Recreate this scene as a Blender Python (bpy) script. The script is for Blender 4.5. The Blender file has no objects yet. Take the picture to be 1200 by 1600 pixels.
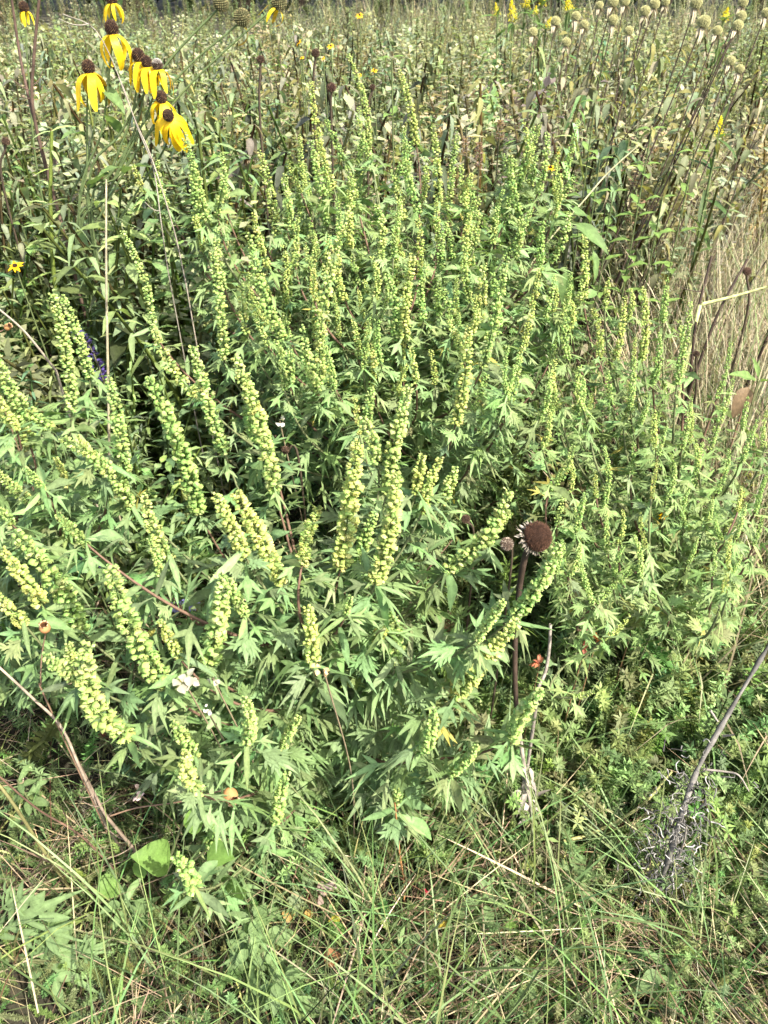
import bpy, math
import numpy as np
from mathutils import Vector, Matrix

S = bpy.context.scene
COL = S.collection
rng = np.random.default_rng(11)
R = math.radians

# ------------------------------------------------------------------ camera
CAM_H, PITCH, HALF = 1.2, 38.0, 33.0
cam = bpy.data.cameras.new("camera")
cam.sensor_fit = 'VERTICAL'; cam.sensor_height = 24.0
cam.lens = 12.0 / math.tan(R(HALF))
cam.clip_start = 0.02; cam.clip_end = 300
camo = bpy.data.objects.new("camera", cam); COL.objects.link(camo)
camo.location = (0, 0, CAM_H); camo.rotation_euler = (R(90 - PITCH), 0, 0)
S.camera = camo
cam.dof.use_dof = True; cam.dof.focus_distance = 1.05; cam.dof.aperture_fstop = 9.0

# ------------------------------------------------------------------ light
SUN_EL, SUN_AZ = 52.0, 128.0        # azimuth clockwise from +Y: the sun stands right of and behind the camera
w = bpy.data.worlds.new("World"); S.world = w; w.use_nodes = True
nt = w.node_tree
sky = nt.nodes.new("ShaderNodeTexSky"); sky.sky_type = 'NISHITA'; sky.sun_disc = False
sky.sun_elevation = R(SUN_EL); sky.sun_rotation = R(SUN_AZ); sky.dust_density = 4.0; sky.ozone_density = 0.3
bg = nt.nodes["Background"]; bg.inputs[1].default_value = 0.14
nt.links.new(sky.outputs[0], bg.inputs[0])
sl = bpy.data.lights.new("sun", 'SUN'); sl.energy = 4.6; sl.angle = R(0.5); sl.color = (1.0, 0.93, 0.80)
so = bpy.data.objects.new("sun", sl); COL.objects.link(so)
sd = Vector((math.sin(R(SUN_AZ)) * math.cos(R(SUN_EL)), math.cos(R(SUN_AZ)) * math.cos(R(SUN_EL)), math.sin(R(SUN_EL))))
so.rotation_euler = sd.to_track_quat('Z', 'Y').to_euler(); so.location = sd * 20
vs = S.view_settings
vs.view_transform = 'Standard'; vs.look = 'None'; vs.gamma = 1.0; vs.use_curve_mapping = False
vs.exposure = 1.52
S.cycles.max_bounces = 6; S.cycles.diffuse_bounces = 3; S.cycles.glossy_bounces = 2
S.cycles.transmission_bounces = 4; S.cycles.transparent_max_bounces = 4

# ------------------------------------------------------------------ pixel -> place
FPX = 800.0 / math.tan(R(HALF))
FW = np.array([0, math.cos(R(PITCH)), -math.sin(R(PITCH))])
UP = np.array([0, math.sin(R(PITCH)), math.cos(R(PITCH))])
RT = np.array([1.0, 0, 0])
CP = np.array([0, 0, CAM_H])

def at(px, py, Y):
    d = FW + RT * ((px - 600) / FPX) + UP * ((800 - py) / FPX)
    return CP + d * (Y / d[1])

def on_ground(px, py, z=0.0):
    d = FW + RT * ((px - 600) / FPX) + UP * ((800 - py) / FPX)
    return CP + d * ((z - CAM_H) / d[2])

def depth(p):
    return float(np.dot(np.asarray(p) - CP, FW))

def size(px, p):
    return px * depth(p) / FPX

# ------------------------------------------------------------------ materials
def mat(name, trans=0.0, rough=0.6, spec=0.3, tint=(1.12, 1.14, 0.68), noise=0.25, scale=60.0, bump=0.0, bscale=400.0, objvar=None):
    m = bpy.data.materials.new(name); m.use_nodes = True
    t = m.node_tree; N = t.nodes; L = t.links
    p = N["Principled BSDF"]; out = N["Material Output"]
    a = N.new("ShaderNodeAttribute"); a.attribute_name = "Col"
    g = N.new("ShaderNodeNewGeometry")
    nz = N.new("ShaderNodeTexNoise"); nz.inputs["Scale"].default_value = scale; nz.inputs["Detail"].default_value = 6; nz.inputs["Roughness"].default_value = .65
    L.new(g.outputs["Position"], nz.inputs["Vector"])
    mr = N.new("ShaderNodeMapRange"); mr.inputs[1].default_value = 0.3; mr.inputs[2].default_value = 0.7
    mr.inputs[3].default_value = 1 - noise; mr.inputs[4].default_value = 1 + noise
    L.new(nz.outputs[0], mr.inputs[0])
    mx = N.new("ShaderNodeMix"); mx.data_type = 'RGBA'; mx.blend_type = 'MULTIPLY'; mx.inputs[0].default_value = 1
    L.new(a.outputs["Color"], mx.inputs[6]); L.new(mr.outputs[0], mx.inputs[7])
    c = mx.outputs[2]
    if objvar:
        oi = N.new("ShaderNodeObjectInfo"); rp = N.new("ShaderNodeValToRGB"); el = rp.color_ramp.elements
        el[0].color = (*objvar[0], 1); el[1].color = (*objvar[2], 1); e3 = el.new(.5); e3.color = (*objvar[1], 1)
        L.new(oi.outputs["Random"], rp.inputs[0])
        m3 = N.new("ShaderNodeMix"); m3.data_type = 'RGBA'; m3.blend_type = 'MULTIPLY'; m3.inputs[0].default_value = 1
        L.new(c, m3.inputs[6]); L.new(rp.outputs[0], m3.inputs[7]); c = m3.outputs[2]
    L.new(c, p.inputs["Base Color"])
    p.inputs["Roughness"].default_value = rough
    p.inputs["Specular IOR Level"].default_value = spec
    if bump:
        b = N.new("ShaderNodeBump"); b.inputs["Strength"].default_value = bump; b.inputs["Distance"].default_value = 0.002
        n2 = N.new("ShaderNodeTexNoise"); n2.inputs["Scale"].default_value = bscale; n2.inputs["Detail"].default_value = 2
        L.new(g.outputs["Position"], n2.inputs["Vector"]); L.new(n2.outputs[0], b.inputs["Height"])
        L.new(b.outputs[0], p.inputs["Normal"])
    if trans:
        tr = N.new("ShaderNodeBsdfTranslucent")
        m2 = N.new("ShaderNodeMix"); m2.data_type = 'RGBA'; m2.blend_type = 'MULTIPLY'; m2.inputs[0].default_value = 1
        L.new(c, m2.inputs[6]); m2.inputs[7].default_value = (*tint, 1); L.new(m2.outputs[2], tr.inputs[0])
        ms = N.new("ShaderNodeMixShader"); ms.inputs[0].default_value = trans
        L.new(p.outputs[0], ms.inputs[1]); L.new(tr.outputs[0], ms.inputs[2]); L.new(ms.outputs[0], out.inputs[0])
    return m

M_LEAF = mat("leaf", 0.42, 0.5, 0.18, noise=0.26, scale=110, bump=0.25, bscale=500)
M_SPIKE = mat("flower_cup", 0.36, 0.6, 0.15, (1.15, 1.15, 0.6), 0.22, 160, objvar=((.74, .88, .8), (.95, 1, 1), (1.12, 1.04, .95)))
M_STEM = mat("stem", 0.0, 0.7, 0.25, noise=0.3, scale=120, bump=0.3, bscale=700)
M_PETAL = mat("petal", 0.35, 0.45, 0.3, (1.1, 1.0, 0.3), 0.12, 80, 0.2, 300)
M_DRY = mat("dry", 0.2, 0.7, 0.2, (1.1, 1.0, 0.8), 0.25, 90)
M_GRASS = mat("grass_blade", 0.25, 0.5, 0.35, (1.2, 1.25, 0.6), 0.2, 40)
M_CONE = mat("cone", 0.0, 0.75, 0.2, noise=0.45, scale=500, bump=0.6, bscale=900)

# ------------------------------------------------------------------ mesh accumulator
def nrm(v):
    return v / np.maximum(np.linalg.norm(v, axis=-1, keepdims=True), 1e-9)

class Acc:
    def __init__(s):
        s.V = []; s.Q = []; s.T = []; s.C = []; s.n = 0
    def add(s, V, C, Q=None, T=None):
        V = np.asarray(V, float).reshape(-1, 3); C = np.broadcast_to(np.asarray(C, float), (len(V), 3))
        s.V.append(V); s.C.append(C)
        if Q is not None and len(Q): s.Q.append(np.asarray(Q, np.int64).reshape(-1, 4) + s.n)
        if T is not None and len(T): s.T.append(np.asarray(T, np.int64).reshape(-1, 3) + s.n)
        s.n += len(V)
    def scatter(s, tpl, pos, f, up, scale, color):
        V, Q, T, K = tpl
        pos = np.asarray(pos, float).reshape(-1, 3); N = len(pos)
        if not N: return
        f = nrm(np.broadcast_to(np.asarray(f, float), (N, 3))); up = np.broadcast_to(np.asarray(up, float), (N, 3))
        sd_ = nrm(np.cross(f, up)); nn = np.cross(sd_, f)
        sc = np.asarray(scale, float)
        if sc.ndim == 0: sc = np.full((N, 3), float(sc))
        elif sc.ndim == 1: sc = np.repeat(sc[:, None], 3, 1)
        W = (pos[:, None] + (V[None, :, 0] * sc[:, None, 0])[..., None] * sd_[:, None]
             + (V[None, :, 1] * sc[:, None, 1])[..., None] * f[:, None]
             + (V[None, :, 2] * sc[:, None, 2])[..., None] * nn[:, None])
        color = np.broadcast_to(np.asarray(color, float), (N, 3))
        C = color[:, None] * K[None]
        off = (np.arange(N) * len(V))[:, None, None]
        s.add(W.reshape(-1, 3), C.reshape(-1, 3), (Q[None] + off).reshape(-1, 4) if len(Q) else None,
              (T[None] + off).reshape(-1, 3) if len(T) else None)
    def tube(s, P, r, sides, color, cap=True):
        P = np.asarray(P, float); n = len(P)
        r = np.broadcast_to(np.asarray(r, float), (n,))
        t = nrm(np.gradient(P, axis=0))
        ref = np.array([0.31, 0.95, 0.1]) if abs(t[0, 2]) > .7 else np.array([0, 0, 1.0])
        a = nrm(np.cross(t, ref)); b = np.cross(t, a)
        th = np.arange(sides) * 2 * np.pi / sides
        V = P[:, None] + r[:, None, None] * (np.cos(th)[None, :, None] * a[:, None] + np.sin(th)[None, :, None] * b[:, None])
        i = np.arange(n - 1)[:, None] * sides; j = np.arange(sides)[None]; k = (j + 1) % sides
        Q = np.stack([i + j, i + k, i + sides + k, i + sides + j], -1).reshape(-1, 4)
        color = np.asarray(color, float)
        if color.ndim == 2: color = np.repeat(color, sides, 0)
        s.add(V.reshape(-1, 3), color, Q)
    def tpl(s):
        V = np.concatenate(s.V); C = np.concatenate(s.C)
        return (V, np.concatenate(s.Q) if s.Q else np.zeros((0, 4), int), np.concatenate(s.T) if s.T else np.zeros((0, 3), int), C)
    def mesh(s, name, m, smooth=True):
        V, Q, T, C = s.tpl()
        me = bpy.data.meshes.new(name)
        nq, nt_ = len(Q), len(T)
        me.vertices.add(len(V)); me.vertices.foreach_set("co", V.astype(np.float32).ravel())
        me.loops.add(nq * 4 + nt_ * 3); me.polygons.add(nq + nt_)
        me.loops.foreach_set("vertex_index", np.concatenate([Q.ravel(), T.ravel()]).astype(np.int32))
        ls = np.concatenate([np.arange(nq) * 4, nq * 4 + np.arange(nt_) * 3]).astype(np.int32)
        me.polygons.foreach_set("loop_start", ls)
        me.polygons.foreach_set("use_smooth", np.full(nq + nt_, smooth))
        at_ = me.color_attributes.new("Col", 'FLOAT_COLOR', 'POINT')
        at_.data.foreach_set("color", np.concatenate([np.clip(C, 0, 1), np.ones((len(C), 1))], 1).astype(np.float32).ravel())
        me.update(calc_edges=True); me.validate()
        me.materials.append(m)
        return me
    def build(s, name, m, parent=None, smooth=True, origin=None):
        if origin is not None: s.V = [v - np.asarray(origin) for v in s.V]
        o = bpy.data.objects.new(name, s.mesh(name, m, smooth)); COL.objects.link(o)
        if parent is not None: o.parent = parent
        return o

def thing(name, label, cat, loc, group=None):
    o = bpy.data.objects.new(name, None); COL.objects.link(o); o.location = tuple(float(x) for x in loc)
    o.empty_display_size = 0.05
    o["label"] = label; o["category"] = cat
    if group: o["group"] = group
    return o

def tagk(o, kind, label=None, cat=None):
    o["kind"] = kind
    if label: o["label"] = label
    if cat: o["category"] = cat
    return o

def child(name, me, parent, loc=(0, 0, 0), rot=None, scale=1.0):
    o = bpy.data.objects.new(name, me); COL.objects.link(o); o.parent = parent
    o.location = tuple(float(x) for x in loc)
    if rot is not None: o.rotation_mode = 'QUATERNION'; o.rotation_quaternion = rot
    o.scale = (scale,) * 3 if np.isscalar(scale) else scale
    return o

def bez(p0, p1, p2, n):
    t = np.linspace(0, 1, n)[:, None]
    return (1 - t) ** 2 * np.asarray(p0) + 2 * t * (1 - t) * np.asarray(p1) + t * t * np.asarray(p2)

def jit(c, n, amt=0.2, hue=0.08):
    c = np.asarray(c, float)
    v = 1 + rng.normal(0, amt, (n, 1)); h = 1 + rng.normal(0, hue, (n, 3))
    return np.clip(c * v * h, 0.005, 0.9)

# ------------------------------------------------------------------ leaf templates (x side, y length, z normal)
def lance(acc, o, ang, L, W, fold=0.18, prof=None, bend=0.0, roll=0.0):
    ts = np.array([0, .18, .38, .58, .78, 1.0]); pf = np.array(prof if prof else [.35, .8, 1.0, .85, .5, .02])
    rows = []
    for t, p in zip(ts, pf):
        for sx in (-1, 0, 1):
            x = sx * W * p * .5; y = t * L; z = fold * abs(x) - bend * L * t * t + roll * x
            rows.append((x, y, z))
    V = np.array(rows); c, s_ = math.cos(ang), math.sin(ang)
    X = V[:, 0] * c + V[:, 1] * s_; Yv = -V[:, 0] * s_ + V[:, 1] * c
    V = np.stack([X + o[0], Yv + o[1], V[:, 2] + (o[2] if len(o) > 2 else 0)], 1)
    Q = [[i * 3 + k, i * 3 + k + 1, i * 3 + 4 + k, i * 3 + 3 + k] for i in range(5) for k in (0, 1)]
    C = np.tile(np.array([[.95], [1.25], [.92]]), (6, 1)) * np.ones((1, 3))
    acc.add(V, C, Q)

def ragleaf(pairs, wid=1.0, teeth=False, droop=.35, seed=0):
    r = np.random.default_rng(seed); a = Acc()
    lance(a, (0, 0, 0), 0, .62, .07 * wid if pairs else .16 * wid, 0.0, [.4, .7, .9, 1.0, 1.0, .8])
    lance(a, (0, .42, .002), r.normal(0, .06), .58, .15 * wid, .2, [.5, .9, 1.0, .72, .42, .02])
    if teeth:
        for s in (-1, 1):
            lance(a, (s * .03, .62, .004), s * .55, .2, .09, .2)
    for k in range(pairs):
        y = .46 - k * .15
        for s in (-1, 1):
            L = (.46 - .09 * k) * r.uniform(.8, 1.15)
            ang = s * r.uniform(.6, .9)
            lance(a, (0, y + r.normal(0, .015), .001 * k), ang, L, .115 * wid * r.uniform(.8, 1.15), .2, [.6, 1, .9, .75, .42, .02], .12)
            if teeth and k < 2:
                lance(a, (s * L * .35, y + L * .28, .003), ang + s * .5, L * .45, .07, .2)
                lance(a, (s * L * .3, y + L * .26, .003), ang - s * .5, L * .38, .07, .2)
    V, Q, T, C = a.tpl()
    V = V.copy(); V[:, 2] += -droop * V[:, 1] ** 2 + .05 * np.sin(V[:, 1] * 7 + seed) * .4 - .12 * V[:, 0] ** 2
    V[:, 0] += .06 * math.sin(seed * 2.1) * V[:, 1] ** 2
    V[:, 2] += r.normal(0, .7) * V[:, 0] * V[:, 1] + .05 * np.sin(V[:, 0] * 11 + seed) * V[:, 1]
    return (V, Q, T, C)

LEAF_SIMPLE = [ragleaf(0, w_, False, d_, s_) for w_, d_, s_ in ((1, .25, 1), (.8, .5, 2), (1.1, .1, 3))]
LEAF_TRI = [ragleaf(1, w_, False, d_, s_) for w_, d_, s_ in ((1, .3, 4), (.9, .6, 5), (1.1, .15, 6))]
LEAF_PENTA = [ragleaf(2, 1, False, .35, 7), ragleaf(2, .9, False, .6, 8), ragleaf(2, 1.1, True, .2, 9), ragleaf(2, 1, True, .5, 14)]
LEAF_BIG = [ragleaf(3, 1.0, True, .3, 10), ragleaf(3, 1.1, True, .5, 11), ragleaf(3, .9, True, .15, 12)]

def ovate(wid=.45, droop=.3, seed=0, tip=1.0):
    a = Acc(); r = np.random.default_rng(seed)
    ts = np.linspace(0, 1, 8); pf = np.sin(np.pi * np.clip(ts, 0, 1) ** .72) ** .8; pf[0] = .08; pf[-1] = .02
    V = []; C = []
    for i, (t, p) in enumerate(zip(ts, pf)):
        for sx in (-1, -.5, 0, .5, 1):
            x = sx * p * wid * .5 * (1 + .05 * math.sin(i * 2.7 + sx)); z = .25 * abs(x) + .02 * math.sin(t * 14 + sx * 3) - droop * t * t
            V.append((x, .12 + .88 * t, z)); C.append(1.15 if sx == 0 else 1.0)
    Q = [[i * 5 + k, i * 5 + k + 1, i * 5 + 6 + k, i * 5 + 5 + k] for i in range(7) for k in range(4)]
    a.add(V, np.array(C)[:, None] * np.ones((1, 3)), Q)
    a.add([(-.012, 0, 0), (.012, 0, 0), (.012, .16, 0), (-.012, .16, 0)], np.ones((4, 3)), [[0, 1, 2, 3]])
    return a.tpl()
OVATE = [ovate(.42, .25, 1), ovate(.5, .5, 2), ovate(.36, .1, 3)]
ROUND = [ovate(.85, .12, 4), ovate(.75, .3, 5)]
def simple_lance(wid, droop, curl=0.0):
    a = Acc()
    ts = np.array([0, .3, .65, 1.0]); pf = np.array([.25, 1.0, .75, .02]); V = []; C = []
    for t, p in zip(ts, pf):
        for sx in (-1, 0, 1):
            x = sx * p * wid * .5
            V.append((x, t, .3 * abs(x) - droop * t * t + curl * x * t)); C.append(1.12 if sx == 0 else .97)
    Q = [[i * 3 + k, i * 3 + k + 1, i * 3 + 4 + k, i * 3 + 3 + k] for i in range(3) for k in (0, 1)]
    a.add(V, np.array(C)[:, None] * np.ones((1, 3)), Q); return a.tpl()
THIN = [simple_lance(.22, .3), simple_lance(.28, .6, .5), simple_lance(.18, .1)]
DRYLEAF = [simple_lance(.34, .9, .9), simple_lance(.26, 1.3, -.8), simple_lance(.4, .5, 1.6)]
def quadleaf(wid):
    a = Acc(); a.add([(0, 0, 0), (wid / 2, .45, .06), (0, 1, -.06), (-wid / 2, .45, .06)], np.ones((4, 3)), [[0, 1, 2, 3]]); return a.tpl()
TINY = quadleaf(.29); FLECK = quadleaf(.7)

# ================================================================== SETTING
# ground sheet
def ground():
    n = 140
    u = np.linspace(-1, 1, n); xs = np.sign(u) * np.abs(u) ** 2.2 * 40
    ys = np.sign(u) * np.abs(u) ** 2.2 * 40 + 1.0
    X, Y = np.meshgrid(xs, ys)
    Z = .012 * np.sin(X * 9.1 + 2) * np.cos(Y * 7.3) + .01 * np.sin(X * 23 + Y * 17)
    Z *= np.exp(-(X ** 2 + (Y - 1) ** 2) / 80)
    Z -= .02
    V = np.stack([X, Y, Z], -1).reshape(-1, 3)
    i = np.arange(n - 1)[:, None] * n; j = np.arange(n - 1)[None]
    Q = np.stack([i + j, i + j + 1, i + n + j + 1, i + n + j], -1).reshape(-1, 4)
    a = Acc(); a.add(V, (.06, .045, .028), Q)
    m = bpy.data.materials.new("soil"); m.use_nodes = True; t = m.node_tree; N = t.nodes; L = t.links
    p = N["Principled BSDF"]; p.inputs["Roughness"].default_value = .95
    g = N.new("ShaderNodeNewGeometry"); nz = N.new("ShaderNodeTexNoise"); nz.inputs["Scale"].default_value = 14; nz.inputs["Detail"].default_value = 8
    L.new(g.outputs["Position"], nz.inputs["Vector"])
    cr = N.new("ShaderNodeValToRGB"); e = cr.color_ramp.elements
    e[0].position = .3; e[0].color = (.012, .009, .006, 1); e[1].position = .75; e[1].color = (.04, .03, .018, 1)
    x = cr.color_ramp.elements.new(.55); x.color = (.028, .026, .013, 1)
    L.new(nz.outputs[0], cr.inputs[0]); L.new(cr.outputs[0], p.inputs["Base Color"])
    b = N.new("ShaderNodeBump"); b.inputs["Strength"].default_value = .8; b.inputs["Distance"].default_value = .02
    L.new(nz.outputs[0], b.inputs["Height"]); L.new(b.outputs[0], p.inputs["Normal"])
    tagk(a.build("ground", m), "structure")
ground()

def blades(acc, pos, az, L, W, lean, bend, color, segs=4, twist=None):
    pos = np.asarray(pos, float); N = len(pos)
    if not N: return
    t = np.linspace(0, 1, segs + 1)
    th = lean[:, None] + bend[:, None] * t[None]
    ds = (L / segs)[:, None]
    tm = (th[:, 1:] + th[:, :-1]) / 2
    h = np.concatenate([np.zeros((N, 1)), np.cumsum(np.sin(tm) * ds, 1)], 1)
    z = np.concatenate([np.zeros((N, 1)), np.cumsum(np.cos(tm) * ds, 1)], 1)
    dx, dy = np.sin(az), np.cos(az)
    P = np.stack([pos[:, 0, None] + h * dx[:, None], pos[:, 1, None] + h * dy[:, None], np.maximum(pos[:, 2, None] + z, .004)], -1)
    tw = az + (rng.normal(0, .7, N) if twist is None else twist)
    side = np.stack([np.cos(tw), -np.sin(tw), rng.normal(0, .25, N)], -1)
    wd = W[:, None] * np.array([.8, 1.0, .95, .7, .08] if segs == 4 else np.linspace(1, .1, segs + 1))[None]
    A = P - side[:, None] * wd[..., None] * .5; B = P + side[:, None] * wd[..., None] * .5
    V = np.stack([A, B], 2).reshape(N, -1, 3)
    i = np.arange(segs)[:, None] * 2
    q = np.concatenate([i, i + 1, i + 3, i + 2], 1)
    Q = (q[None] + (np.arange(N) * (segs + 1) * 2)[:, None, None]).reshape(-1, 4)
    acc.add(V.reshape(-1, 3), np.repeat(color, (segs + 1) * 2, 0), Q)

def region(n, y0, y1, xl=None, xr=None, power=1.0):
    Y = y0 + (y1 - y0) * rng.random(n) ** power
    half = .62 * np.sqrt(Y ** 2 + 1.0) + .25
    lo = -half if xl is None else np.full(n, xl); hi = half if xr is None else np.minimum(half, xr)
    X = lo + (hi - lo) * rng.random(n)
    return np.stack([X, Y, np.zeros(n)], 1)

U = lambda a, b, n: rng.uniform(a, b, n)
_k = np.random.default_rng(4).normal(0, 1, (9, 4))
def patch(p, f=9.0):
    """patchiness of the growth over the ground, about -1 to 1"""
    v = np.zeros(len(p))
    for q in _k: v += np.sin(p[:, 0] * q[0] * f + p[:, 1] * q[1] * f + q[2] * 6)
    return v / 3

# dry thatch lying on the soil, near
a = Acc()
p = region(30000, .1, 2.4); p = p[patch(p) + rng.normal(0, .5, len(p)) > -.25]; n = len(p); p[:, 2] = U(-.01, .07, n) * (.5 + .5 * np.clip(patch(p, 14) + .6, 0, 1.4))
tan = np.array([.27, .22, .14]); cols = jit(tan, n, .3, .08); q_ = rng.random(n); cols[q_ < .38] *= [.36, .31, .27]; cols[q_ > .86] *= 1.8
az = U(0, 6.28, n); al = rng.random(n) < .6; az[al] = (patch(p, 5) * 2.2)[al] + rng.normal(0, .35, al.sum())
blades(a, p, az, U(.05, .24, n), U(.0007, .0021, n), U(.9, 1.6, n), U(-.25, .6, n), cols)
p = region(240, .15, 1.6); n = len(p); p[:, 2] = U(.02, .09, n)
blades(a, p, U(0, 6.28, n), U(.12, .35, n), U(.0016, .0032, n), U(1.0, 1.6, n), U(-.2, .5, n), jit((.38, .33, .21), n, .25, .06))
# standing tan blades, mostly to the right and behind
p = region(15000, .82, 4.5, .45, None, .9); n = len(p)
cols = jit((.33, .29, .18), n, .3, .08); gr = rng.random(n) < .4; cols[gr] = jit((.15, .20, .08), gr.sum(), .25)
blades(a, p, rng.normal(.6, 1.5, n), U(.18, .5, n), U(.0018, .0035, n), U(0, .5, n), U(.1, 1.2, n), cols)
p = region(9000, 1.25, 3.2, .62, None, .9); n = len(p)
cols = jit((.33, .295, .20), n, .3, .06); gr = rng.random(n) < .3; cols[gr] = jit((.2, .24, .11), gr.sum(), .25)
blades(a, p, rng.normal(.4, 1.6, n), U(.35, .72, n), U(.0014, .0032, n), U(0, .4, n), U(.1, 1.1, n), cols)
p = region(4500, 2.4, 11, -1.0, None, 1.2); n = len(p)
cols = jit((.25, .25, .145), n, .3, .08)
blades(a, p, U(0, 6.28, n), U(.25, .6, n), U(.003, .007, n), U(0, .35, n), U(.1, .9, n), cols)
tagk(a.build("dry_grass", M_DRY), "stuff", "tan dry grass and thatch between the living plants", "dry grass")

# green grass
a = Acc()
p = region(15000, .1, 2.2, None, None); p = p[-patch(p, 8) + rng.normal(0, .6, len(p)) > -.05]; n = len(p)
cols = jit((.10, .15, .055), n, .35, .1); yl = rng.random(n) < .25; cols[yl] = jit((.26, .27, .10), yl.sum(), .2)
blades(a, p, U(0, 6.28, n), U(.04, .17, n), U(.0010, .0030, n), U(0, .9, n), U(.1, 1.1, n), cols)
c0 = rng.random((26, 2)); 
for k in range(62):      # tussocks at the front right and bottom
    c = np.array([rng.uniform(-.1, .65), rng.uniform(.28, 1.1)]) if k < 40 else np.array([rng.uniform(-.5, .3), rng.uniform(.3, .75)])
    m_ = 14
    p = np.concatenate([c + rng.normal(0, .018, (m_, 2)), np.zeros((m_, 1))], 1)
    blades(a, p, U(0, 6.28, m_), U(.16, .38, m_), U(.0014, .0032, m_), U(0, .45, m_), U(.3, 1.6, m_), jit((.13, .19, .07), m_, .3, .1))
tagk(a.build("green_grass", M_GRASS), "stuff", "green grass blades growing through the thatch", "grass")

# small leaved ground cover
def sprig(seed):
    r = np.random.default_rng(seed); a = Acc()
    P = bez((0, 0, 0), (.12 * r.normal(), .1, .5), (.3 * r.normal(), .35 * r.normal(), 1), 7)
    a.tube(P, np.linspace(.012, .004, 7), 3, (.8, .8, .7))
    for k in range(24):
        t = .12 + .88 * k / 23; c = np.array([np.interp(t, np.linspace(0, 1, 7), P[:, i]) for i in range(3)])
        az = r.uniform(0, 6.28)
        for j in range(5):
            d = np.array([math.cos(az + j * 1.3), math.sin(az + j * 1.3), r.uniform(-.1, .9)])
            a.scatter(TINY, [c], [d], [(0, 0, 1.0)], np.array([r.uniform(.055, .10)]), [[1 + .2 * r.normal()] * 3])
    return a.tpl()
SPRIG = [sprig(s) for s in range(5)]
a = Acc()
def cover(n, cx, cy, sx, sy, h0, h1, c):
    for k, tp in enumerate(SPRIG):
        m_ = n // 5
        p = np.stack([rng.normal(cx, sx, m_), np.abs(rng.normal(cy, sy, m_) - .2) + .2, np.zeros(m_)], 1)
        low = np.clip((p[:, 1] - .38) / .4, .5, 1)
        az = U(0, 6.28, m_); tl = U(0, .5, m_)
        up = np.stack([np.sin(az) * tl, np.cos(az) * tl, np.ones(m_)], 1)
        a.scatter(tp, p, np.stack([np.cos(az), -np.sin(az), np.zeros(m_)], 1) - 0 * up, up, U(h0, h1, m_) * low, jit(c, m_, .25, .12))
cover(1300, .44, .84, .20, .17, .08, .20, (.18, .25, .095))
cover(600, .60, 1.05, .22, .18, .10, .24, (.20, .27, .105))
cover(850, .10, .54, .32, .18, .08, .17, (.155, .225, .085))
cover(800, .38, .58, .2, .15, .10, .21, (.16, .23, .085))
cover(650, -.36, .54, .2, .2, .08, .17, (.155, .225, .085))
cover(600, .2, 1.3, .8, .4, .1, .3, (.13, .20, .065))
tagk(a.build("ground_cover", M_LEAF), "stuff", "low small leaved creeping greenery covering the ground", "ground cover")

# meadow weeds behind
def weed(kind, seed):
    r = np.random.default_rng(seed); a = Acc()
    P = bez((0, 0, 0), (.06 * r.normal(), .06 * r.normal(), .5), (.16 * r.normal(), .16 * r.normal(), 1), 8)
    sc = {'dry': (.35, .22, .16), 'green': (.6, .6, .35), 'fine': (.9, .75, .55), 'broad': (.6, .6, .35)}[kind]
    a.tube(P, np.linspace(.010, .004, 8), 3, sc)
    nn = {'dry': 28, 'green': 24, 'fine': 36, 'broad': 13}[kind]
    for k in range(nn):
        t = .12 + .88 * k / (nn - 1); c = np.array([np.interp(t, np.linspace(0, 1, 8), P[:, i]) for i in range(3)])
        az = k * 1.57 + r.normal(0, .4)
        for s in (0, math.pi):
            d = np.array([math.cos(az + s), math.sin(az + s), r.uniform(-.4, .6) if kind != 'dry' else r.uniform(-.8, .4)])
            if kind == 'dry': tp = DRYLEAF[r.integers(3)]; L = r.uniform(.034, .066)
            elif kind == 'green': tp = THIN[r.integers(3)]; L = r.uniform(.055, .105) * (1.15 - .5 * t)
            elif kind == 'broad': tp = OVATE[r.integers(3)]; L = r.uniform(.08, .14) * (1.15 - .5 * t)
            else: tp = TINY; L = r.uniform(.035, .08)
            v = min(1 + .22 * r.normal(), 1.35)
            a.scatter(tp, [c], [d], [(0, 0, 1.0)], np.array([L]), [[v, v, v * (1 + .1 * r.normal())]])
        if kind == 'fine':
            for j in range(3):
                d = r.normal(0, 1, 3); d[2] = abs(d[2]) * .6
                a.scatter(FLECK, [c + d * .05 * t], [d], [(0.1, 0, 1.0)], np.array([r.uniform(.02, .04)]), [[1.7, 1.55, 1.6]])
    return a.tpl()
WEED = {k: [weed(k, 40 + i) for i in range(4)] for k in ('dry', 'green', 'fine', 'broad')}
a = Acc()
def weeds(kind, p, h, c):
    n = len(p); idx = rng.integers(0, 4, n)
    for i in range(4):
        q = idx == i; m_ = q.sum(); az = U(0, 6.28, m_); tl = np.abs(rng.normal(0, .16, m_)); a2 = U(0, 6.28, m_)
        up = np.stack([np.sin(a2) * tl, np.cos(a2) * tl, np.ones(m_)], 1)
        a.scatter(WEED[kind][i], p[q], np.cross(up, np.stack([np.cos(az), -np.sin(az), np.zeros(m_)], 1)), up, h[q], c[q])
def field(kind, n, y0, y1, h0, h1, c, xl=None, xr=None, pw=1.3, amt=.25):
    p = region(n, y0, y1, xl, xr, pw); h = U(h0, h1, n) * np.clip(1.2 - p[:, 1] * .08, .48, 1.05)
    weeds(kind, p, h, jit(c, n, amt, .1))
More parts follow.
